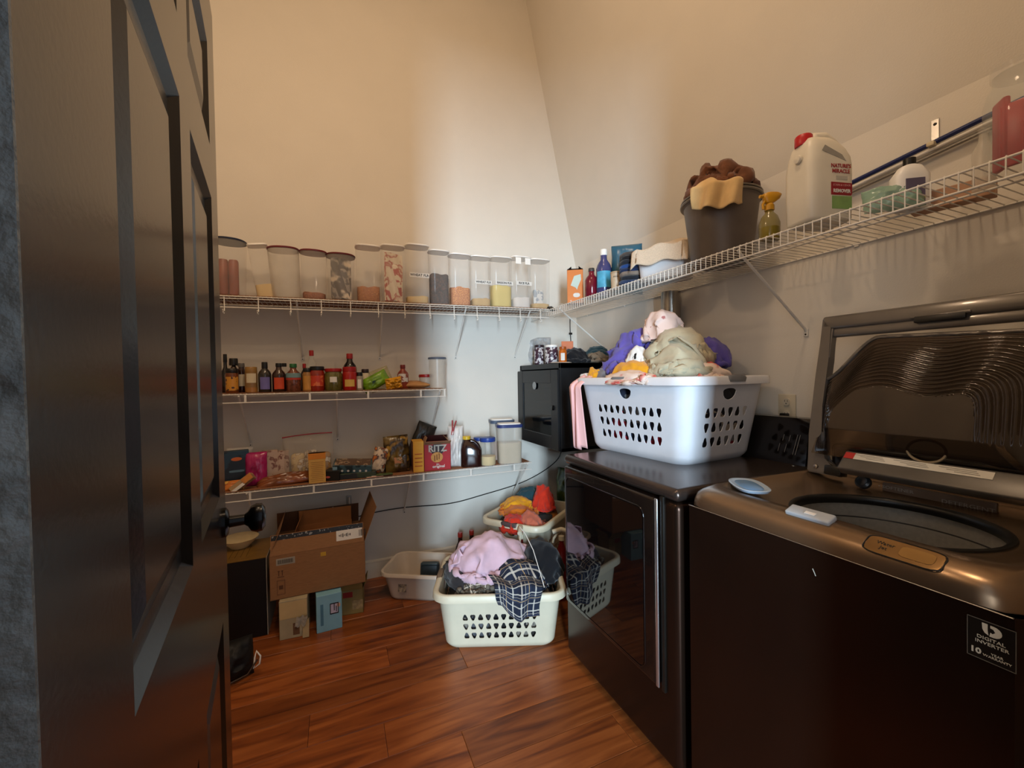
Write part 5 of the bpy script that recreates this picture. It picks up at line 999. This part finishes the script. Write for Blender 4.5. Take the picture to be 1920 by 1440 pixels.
MB().lathe([(0, 0), (.032, 0), (.034, .006), (.034, .06), (.026, .085), (.014, .10), (.012, .112)], 24).done('body', AM2, sp, 50); MB().lathe([(0, .003), (.03, .003), (.031, .045), (0, .046)], 20).done('liquid', mat('yellow_liquid', '8a7420', .3), sp, 50)
YP = mat('yellow_trigger', 'c08a14', .35, var=.06)
MB().lathe([(0, .108), (.016, .108), (.016, .126), (.012, .13), (.010, .142), (0, .142)], 18).done('collar', YP, sp, 40); MB().loft([(.135, .014, .012, 3), (.15, .03, .014, 3, .006, 0), (.166, .034, .013, 3, .010, 0), (.172, .022, .010, 3, .012, 0)], 24).done('spray_head', YP, sp, 50)
MB().tube([(-.014, 0, .146), (-.024, 0, .13), (-.022, 0, .112)], .005, 8).done('trigger', YP, sp, 60); MB().tube([(-.022, 0, .158), (-.036, 0, .158)], .006, 8).done('nozzle', YP, sp, 60)
# big white jug
jx, jy = 1.462, .866
jug = thing('stain_remover_jug', 'white jug of stain and odor remover with red cap', 'jug', (jx, jy, ZRs), R_(-15)); JW = mat('white_jug_plastic', 'd9d0bc', .4, var=.03)
JS = [(0, .066, .048, 5, 0, 0), (.006, .076, .055, 5, 0, 0), (.012, .078, .057, 6, 0, 0), (.10, .080, .057, 6, 0, 0), (.18, .080, .057, 6, 0, 0), (.205, .078, .056, 5, .001, 0), (.23, .070, .052, 4.5, -.004, 0), (.252, .058, .046, 4, -.012, 0), (.268, .044, .036, 3.5, -.018, 0), (.274, .030, .024, 3, -.02, 0)]
jb = MB().loft(JS, 56).done('body', JW, jug, 50)
b = MB(); b.tube([(-.022, 0, .262), (-.014, 0, .285), (.02, 0, .287), (.05, 0, .268), (.074, 0, .225), (.08, 0, .17)], [.012, .016, .017, .017, .016, .012], 12); b.done('handle', JW, jug, 60)
MB().lathe([(0, .254), (.024, .254), (.025, .258), (.025, .284), (.022, .288), (0, .288)], 22, (-.052, 0, 0)).done('cap', paint('bright_red_cap', 'b5141a'), jug, 40)
MB().lathe([(0, 0), (.014, 0), (.012, .006), (0, .008)], 18, M=Matrix.Translation((-.083, -.012, .205)) @ Matrix.Rotation(-PI/2, 4, 'Y')).done('thumb_dimple', JW, jug, 40)
FJ = lambda x, z: Matrix.Translation((x, -.0580, z)) @ FRONT
RD = mat('label_crimson', '8d1420', .5, var=.03); MB().prism([(-.01, .078), (.06, .078), (.064, .082), (.064, .116), (-.01, .118)], .0012, Matrix.Translation((0, -.0582, 0))).done('red_panel', RD, jug, 0)
MB().prism([(-.04, .215), (-.03, .232), (.03, .205), (.045, .185)], .0010, Matrix.Translation((0, -.0570, 0))).done('grey_swoosh', mat('swoosh_grey', '9a9488', .5), jug, 0)
RT = mat('red_print', '9a2a2a', .5); facetext("NATURE'S\nMIRACLE", .0165, RT, jug, FJ(.025, .160), .95, .0004); facetext('STAIN & ODOR', .0095, mat('pink_print', 'c98a88', .5), jug, Matrix.Translation((.027, -.0588, .108)) @ FRONT, .95); facetext('REMOVER', .0150, WPAP, jug, Matrix.Translation((.027, -.0588, .090)) @ FRONT, .92, .0004)
MB().box((.028, -.0576, .132), (.04, .001, .012), 0).done('small_print', mat('print_grey', 'b9b2a4', .5), jug, 0)
MB().box((.028, -.0576, .055), (.07, .001, .04), 0).done('green_base_print', mat('label_green', '7a9a58', .5, var=.2), jug, 0)
# further right
y, w_, h = pr(1580, 1690, 348, 1.50); pillow('green_bag', 'pale green plastic bag lying on the wire shelf', (1.53, y-.045, ZRs), (R_(-24), 0, R_(-50)), .14, .085, .055, mat('green_film', '8fb09a', .25, alpha=.75, var=.2), cat='bag', seed=33, wr=.2)
y, w_, h = pr(1668, 1745, 305, 1.58)
wbt = thing('cleaner_bottle', 'white handled bottle with black cap and purple label', 'bottle', (1.58, y, ZRs), R_(-35)); hw = w_/2
MB().loft([(0, hw*.94, hw*.5, 5), (.006, hw, hw*.55, 5), (h*.7, hw, hw*.55, 5), (h*.9, hw*.6, hw*.45, 3), (h*.95, hw*.28, hw*.28, 2)], 30).done('body', WHITEP, wbt, 50); MB().lathe([(0, h*.94), (hw*.34, h*.94), (hw*.34, h*1.08), (0, h*1.08)], 16).done('cap', BLACKP, wbt, 40)
MB().box((0, -hw*.56, h*.36), (hw*1.1, .0015, h*.5), .0006, 1).done('paper_label', mat('purple_grey_label', '5c546a', .5, var=.1), wbt, 0); MB().box((0, -hw*.568, h*.2), (hw*1.1, .001, h*.05)).done('label_stripe', mat('yellow_stripe', 'b8a83c', .5), wbt, 0)
y, w_, h = pr(1758, 1862, 305, 1.64); carton('cardboard_box', 'long tan cardboard box lying along the back of the wire shelf', 1.66, .62, ZRs, .17, .05, .052, mat('tan_pink_card', 'b08668', .6, var=.12), rz=R_(-78), group=GR)
bottle('clear_bottle', 'small clear bottle next to the red jar', 1.60, .535, ZRs, .022, .165, CLRF, CLR, 'bottle', .1, group=GR)
rj = thing('glass_jar', 'large clear jar with red packets at the right end of the wire shelf', 'jar', (1.53, .445, ZRs))
MB().lathe([(0, 0), (.06, 0), (.066, .008), (.066, .17), (.058, .20), (.05, .215), (.05, .235)], 30).done('body', GLASS, rj, 50); MB().lathe([(0, .232), (.054, .232), (.054, .25), (0, .252)], 24).done('lid', CLR, rj, 40)
for a_, hh in ((2.3, .17), (3.1, .15), (3.9, .10)): MB().box((0, 0, 0), (.05, .014, hh), .006, 2, Matrix.Translation((.038*math.cos(a_), .038*math.sin(a_), hh/2+.006)) @ Matrix.Rotation(a_+PI/2, 4, 'Z')).done('red_packet', mat('red_packet_film', 'a8262c', .35, var=.2), rj, 40)
# rods clipped to the wall
P0, P1 = Vector((1.772, 1.02, 1.992)), Vector((1.772, .36, 2.07))
for nm, lab_, off, rr, m_ in [('blue_rod', 'dark blue rod clipped to the wall above the shelf', (0, 0, 0), .008, paint('navy_rod', '18265a')), ('white_rod', 'white rod just below the blue one on the wall', (0, 0, -.017), .006, WIREW), ('white_rod', 'thin white rod lowest of the three on the wall', (0, 0, -.033), .005, mat('grey_rod', '8d8880', .35, metal=.5))]:
    o_ = Vector(off); o = MB().tube([P0+o_, P1+o_+Vector((0, 0, off[2]*.3))], rr, 10).done(nm, m_, None, 60); tag(o, lab_, 'rod', 'rods clipped to the right wall')
cp = thing('wall_clip', 'small metal clip screwed to the wall holding the rods', 'clip', (1.789, .706, 2.03)); MB().box((-.002, 0, .04), (.003, .02, .075), .001, 1).done('plate', CHR, cp, 0); MB().box((-.018, 0, -.006), (.034, .02, .014), .003, 2).done('hook', mat('clip_ivory', 'c9bb9c', .4), cp, 30); MB().lathe([(0, 0), (.005, 0), (.004, .002), (0, .003)], 10, M=Matrix.Translation((-.0035, 0, .062)) @ Matrix.Rotation(-PI/2, 4, 'Y')).done('screw', BLACKP, cp)
o = MB().lathe([(0, 0), (.014, .003), (.02, .013), (.016, .024), (0, .03)], 18).done('clear_ball', CLR, None, 60, (1.44, 2.50, ZRs)); tag(o, 'small clear plastic ball in the shelf corner', 'ball')
pillow('black_pouch', 'small black pouch lying in the corner of the shelves', (1.43, 2.60, ZRs), (R_(-70), 0, R_(30)), .09, .05, .03, BLACKP, cat='pouch', seed=35)
# ================================================================== top of the network cabinet
ZCt = cz1+.0008
y, w_, h = pr(1002, 1021, 648, 1.34, ZCt); 
for k, (xa, xb, lab_) in enumerate([(1002, 1021, 'purple and white jar on the cabinet, left of the pair'), (1022, 1047, 'larger purple and white jar on the cabinet, right of the pair')]):
    y, w_, h = pr(xa, xb, 647, 1.335, ZCt); bottle('printed_jar', lab_, 1.335, y, ZCt, w_/2, h, prt('3a2030', 'c9c4c4', 'purple_white_jar', 45, (.5, .53)), LIDW if k else mat('dark_plum_lid', '2a1a22', .4), 'jar', .12, cat='jar', group='jars on the network cabinet')
y, w_, h = pr(1048, 1063, 650, 1.335, ZCt); bottle('orange_bottle', 'small orange bottle with paper label on the cabinet', 1.335, y, ZCt, w_/2, h, mat('orange_pill', 'b85c14', .25, var=.1), mat('orange_pill_cap', 'a8521a', .4), 'spice', .15, labels=[(.15, .6, .5, WPAP)])
y, w_, h = pr(1046, 1068, 638, 1.42, ZCt); carton('orange_carton', 'orange carton behind the small orange bottle on the cabinet', 1.45, y, ZCt, w_*1.0, .05, h*.95, mat('orange_carton', 'c0601c', .5, var=.15))
y, w_, h = pr(985, 1030, 632, 1.42, ZCt); pillow('plastic_bag', 'clear plastic bag stuffed with white paper on the cabinet', (1.44, y, ZCt), (R_(-4), 0, face(1.44, y)), w_, h, .12, mat('white_crumpled_film', 'c6c4c2', .25, alpha=.8, var=.2, vs=24), cat='bag', wr=.35, seed=41)
pillow('paper_sheet_stack', 'flat white envelope lying at the front edge of the cabinet', (1.36, 2.28, ZCt), (R_(-88), 0, R_(5)), .16, .12, .012, WPAP, cat='envelope', seed=42, wr=.02)
# cables
def cable(label, pts, r=.0035, nm='black_cable'):
    P = [Vector(p) for p in pts]; Q = []
    for i in range(len(P)-1):
        a, b_, c, d = P[max(i-1, 0)], P[i], P[i+1], P[min(i+2, len(P)-1)]
        for k in range(8):
            t = k/8; Q.append(.5*((2*b_)+(-a+c)*t+(2*a-5*b_+4*c-d)*t*t+(-a+3*b_-3*c+d)*t**3))
    Q.append(P[-1]); o = MB().tube(Q, r, 8).done(nm, BLACKP, None, 60); return tag(o, label, 'cable')
cable('black cable sagging along the back wall under the lowest shelf', [(1.62, 2.862, .83), (1.60, 2.872, .66), (1.332, 2.874, .52), (.946, 2.874, .447), (.709, 2.874, .42), (.415, 2.874, .434), (.208, 2.874, .427), (.02, 2.874, .40)])
cv = cable('short black cable hanging down the room corner with an inline connector', [(1.723, 2.868, 1.765), (1.722, 2.868, 1.68), (1.728, 2.868, 1.56), (1.73, 2.866, 1.40)])
MB().box((1.725, 2.866, 1.645), (.026, .012, .016), .002, 1).done('connector', BLACKP, cv, 0)
# ================================================================== floor, left side
bb = carton('black_carton', 'tall black carton with a gold top by the door edge', -.49, 2.60, 0, .28, .30, .40, mat('black_matt_card', '0c0a0a', .5, var=.1), rz=0, bev=.003)
MB().box((.0, 0, .4015), (.282, .302, .003)).done('gold_top', mat('gold_card', '8a672c', .35, metal=.35, var=.15, vs=20), bb, 0)
MB().box((.1415, 0, .2), (.003, .300, .398)).done('pale_side', mat('pale_card_edge', 'a8a092', .7), bb, 0)
b = MB()
for k in range(4): b.box((-.03+.025*k, -.02, .4033), (.0025, .16, .0004))
b.done('printed_lines', mat('dark_gold_print', '4a3414', .5), bb, 0); MB().box((-.10, -.10, .4034), (.04, .06, .0005)).done('white_tag', WPAP, bb, 0)
pt = thing('cream_bowl', 'cream bowl on top of the tall black carton', 'bowl', (-.50, 2.665, .4032)); MB().lathe([(0, 0), (.045, 0), (.05, .006), (.085, .045), (.088, .05), (.084, .05), (.047, .010), (0, .008)], 30).done('body', mat('cream_ceramic', 'd0bc92', .35), pt, 50)
MB().lathe([(.087, .048), (.0895, .050), (.087, .052), (.084, .050)], 30, caps=False).done('rim', mat('cream_rim', 'c2ac80', .35), pt, 50)
tn = carton('torn_carton', 'torn tan carton on the floor, leftmost under the big box', -.221, 2.425, 0, .128, .12, .194, mat('tan_print_card', 'a89a7c', .75, var=.1), rz=R_(-2), faces=[(-.0, .145, .122, .085, mat('cream_top_print', 'c2a878', .7, var=.08), 'printed_panel'), (.012, .045, .03, .06, mat('brown_print', '6a4a30', .7), 'brown_print')])
MB().grid(lambda u, v: (.005+.05*u+.01*v, -.064-.012*v-.006*math.sin(u*9), .055+.055*v+.006*math.sin(u*14)), 8, 6).done('torn_flap', mat('torn_white', 'b8b4a4', .8, var=.2, vs=60), tn, 40)
MB().grid(lambda u, v: (.042+.03*u, -.062-.02*v, .002+.09*(1-v)*(.5+.5*u)), 4, 4).done('torn_flap', mat('torn_tan', 'a08c68', .8), tn, 40)
bl = carton('blue_box', 'light blue box with a cartoon-free reading figure print on the floor', -.062, 2.435, 0, .122, .16, .19, mat('sky_blue_card', '7fb2c8', .55, var=.06), rz=R_(4), faces=[(-.035, .09, .014, .11, mat('dark_blue_lettering', '4a7a94', .6), 'printed_lines')])
bl['label'] = 'light blue box with a small framed figure print on the floor'
b = MB()
for x0, z0, dx, dz in [(.005, .112, .004, .056), (.043, .112, .004, .056), (.024, .138, .042, .005), (.024, .086, .042, .005), (.024, .118, .004, .035), (.034, .108, .004, .03)]: b.box((x0, -.0808, z0), (dx, .0008, dz))
b.done('figure_outline', INK, bl, 0); MB().box((.024, -.0804, .112), (.036, .0006, .048)).done('figure_panel', mat('lilac_print', 'b9b4cc', .6), bl, 0)
MB().loft([(0, .009, .011, 2), (.0008, .009, .011, 2)], 18, Matrix.Translation((.045, -.0802, .125)) @ Matrix.Rotation(PI/2, 4, 'X')).done('figure_head', mat('peach_print', 'd0a48c', .6), bl, 40)
gb = carton('open_snack_carton', 'open olive and red carton on the floor beside the blue box', .062, 2.53, 0, .12, .12, .135, mat('olive_card', '8d7c4c', .7, var=.15), rz=R_(-6), flaps=[('f', 35, .06, mat('olive_inside', '97854c', .8)), ('r', 25, .05, None), ('b', -10, .05, mat('red_print_flap', '8c2a22', .6))], faces=[(.03, .05, .055, .05, mat('beige_print', 'a8946c', .6, var=.3, vs=60), 'printed_panel'), (-.02, .11, .05, .03, mat('red_card_print', '94241e', .6), 'red_print')])
# big parcel box on the smaller ones
TAPE = prt('17130f', '8a8a88', 'black_parcel_tape', 60, (.60, .62))
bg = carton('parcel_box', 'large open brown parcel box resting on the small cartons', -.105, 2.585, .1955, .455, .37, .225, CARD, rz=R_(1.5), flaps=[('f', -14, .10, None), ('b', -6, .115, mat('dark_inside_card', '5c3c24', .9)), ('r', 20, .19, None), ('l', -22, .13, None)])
fz = .225; ti = Matrix.Translation((0, -.185, fz)) @ Matrix.Rotation(R_(-14), 4, 'X')
MB().box((0, -.0014, .085), (.44, .0006, .024), 0, 1, ti).done('parcel_tape', TAPE, bg, 0); sl = MB().box((.15, -.0016, .048), (.13, .0006, .052), 0, 1, ti).done('shipping_label', WPAP, bg, 0)
b = MB()
for k in range(16): b.box((.10+.006*k+(.04 if k > 9 else 0), -.0021, .048), (.0025 if k % 3 else .004, .0004, .034 if k > 9 else .008+.004*(k % 4)), 0, 1, ti)
b.done('barcode', INK, sl, 0)
fp = lambda x, z, w2, h2, m_, nm: MB().box((x, -.1856, z), (w2, .0008, h2)).done(nm, m_, bg, 0)
s2 = fp(-.155, .19, .085, .034, mat('grey_label', '9a9284', .7), 'barcode_label')
b = MB()
for k in range(14): b.box((-.188+.005*k, -.1864, .19), (.002 if k % 2 else .003, .0005, .02))
b.done('barcode', INK, s2, 0)
fp(.02, .193, .026, .02, mat('yellow_tape', 'b8912c', .6), 'yellow_sticker'); PB = mat('box_print_brown', '5c3a24', .8)
b = MB()
for k in (0, 1): b.box((-.187+.016*k, -.1856, .130), (.004, .0006, .022)); b.box((-.187+.016*k, -.1856, .143), (.009, .0006, .005))
b.box((-.178, -.1856, .113), (.03, .0006, .003))
for x_, z_, dx, dz in [(-.178, .096, .036, .002), (-.178, .024, .036, .002), (-.195, .06, .002, .072), (-.161, .06, .002, .072), (-.178, .06, .018, .02)]: b.box((x_, -.1856, z_), (dx, .0006, dz))
b.done('handling_symbols', PB, bg, 0)
ib = carton('parcel_box', 'smaller open parcel box nested inside the large one', -.08, 2.60, .206, .29, .24, .25, mat('orange_brown_card', '9a6436', .85, var=.08), rz=R_(-3), flaps=[('b', -4, .085, None), ('l', -18, .07, None), ('f', 120, .07, None)])
MB().box((0, .1175, .322), (.285, .003, .03)).done('parcel_tape', TAPE, ib, 0)
# black bag near the door
bgd = pillow('black_bag', 'black bag on the floor by the door with a white tag', (-.47, 2.13, .0), (R_(-16), 0, R_(14)), .22, .16, .14, mat('black_nylon', '0b0b0c', .6, bump=.2), cat='bag', seed=51, wr=.15)
MB().tube([(.105, -.05, .03), (.128, -.052, .04), (.132, -.052, .07), (.118, -.05, .095), (.110, -.05, .07)], .004, 6, True).done('white_tag', WHITEP, bgd, 60); MB().tube([(-.10, -.06, .02), (.0, -.085, .012), (.08, -.07, .02), (.12, -.05, .06)], .004, 6).done('strap', mat('brown_strap', '3a2a20', .6), bgd, 60)
# ================================================================== corner behind the floor basket
def trigger(label, x, y, rz, zb):
    t = thing('spray_bottle', label, 'spray bottle', (x, y, 0), rz, 'spray bottles in the back corner'); CW = mat('cream_trigger', 'c9c0a8', .4, var=.05)
    MB().lathe([(0, 0), (.029, 0), (.031, .006), (.031, zb*.55), (.026, zb*.70), (.014, zb*.78), (.014, zb*.84)], 20).done('body', mat('dark_red_liquid', '6a1a18', .25, var=.2), t, 50)
    MB().lathe([(0, zb*.82), (.017, zb*.82), (.017, zb*.88), (0, zb*.89)], 16).done('collar', CW, t, 40); MB().tube([(.03, 0, zb*.95), (.0, 0, zb*.97), (-.05, 0, zb*.93)], .014, 10).done('spray_head', CW, t, 60); MB().tube([(-.02, 0, zb*.92), (-.045, 0, zb*.84), (-.05, 0, zb*.78)], .007, 8).done('trigger', CW, t, 60)
trigger('cream trigger spray bottle left of its twin in the back corner', .985, 2.235, R_(60), .43); trigger('cream trigger spray bottle right of its twin in the back corner', 1.2, 2.13, R_(-30), .42)
pillow('plastic_bag', 'dark green plastic bag stuffed in the back corner', (1.60, 2.60, 0), (0, 0, R_(-70)), .36, .62, .2, prt('1c3414', '4c5a1c', 'green_garden_bag', 12, (.45, .6), .3, '0f1a0c'), cat='bag', wr=.3, seed=61)
for k, (x_, y_) in enumerate([(.735, 2.66), (.815, 2.665)]): bottle('red_capped_bottle', ['bottle with dark red cap standing left behind the lilac shirt', 'bottle with dark red cap standing right behind the lilac shirt'][k], x_, y_, 0, .034, .285, mat('dark_soda', '2a100c', .15, spec=.7), mat('rust_red_cap', '8c241a', .35), 'bottle', .1, group='bottles behind the floor basket')
# wire hanger and the plaid sleeve over the floor basket
o = MB().tube([f2(.10, .12, .47), f2(.13, .06, .45), f2(.165, -.03, .40), f2(.19, -.12, .33), f2(.205, -.20, .29)], .0022, 6).done('wire_hanger', WHITEP, None, 60); tag(o, 'thin white wire lying across the black trousers', 'wire')
MS = Matrix.Translation((bk2c.x-.012, bk2c.y, 0)) @ Matrix.Rotation(fr, 4, 'Z')
def slv(u, v):
    x = -.055+.25*u+.06*v*(1-u)+.01*math.sin(v*5); s_ = v*(.28-.06*abs(u-.55)*2)
    if s_ < .09: y, z = -.17-s_*.9, .335-s_*.10
    else: y, z = -.252-.012*math.sin(u*9+v*4)-.006*v, .326-(s_-.09)*(.95-.25*(1-u))
    y -= .010*abs(math.sin(u*11+v*2)); z += .012*math.sin(u*10+1)*(1-v*.6)
    return MS @ Vector((x, y, z))
b = MB(); b.grid(slv, 30, 34); 
me = bpy.data.meshes.new('flannel_sleeve'); b.b.to_mesh(me); b.b.free(); uv = me.uv_layers.new(name='UVMap'); nu = 31
for lp in me.loops: i = lp.vertex_index; uv.data[lp.index].uv = ((i % nu)/30*.42, (i//nu)/34*.5)
o = mk('flannel_shirt', me, PLD, None, 180); solid(o, .004); tag(o, 'navy plaid sleeve hanging down the front of the cream floor basket', 'clothing', g2)

hk = at(654, 945, Y=YB); hk = thing('adhesive_hook', 'small clear adhesive hook on the wall under the lowest shelf', 'hook', (hk.x, YB-.001, hk.z))
MB().box((0, -.003, .018), (.032, .005, .075), .0024, 2).done('back_plate', clear('hook_plastic', 'b8b4ac', .75, .2), hk, 30)
MB().tube([(.004, -.006, .045), (.004, -.014, .02), (.004, -.018, -.008), (.004, -.028, -.02), (.004, -.036, -.010)], [.007, .007, .009, .010, .006], 10).done('hook_arm', mat('hook_pale', 'c2beb6', .3), hk, 60)
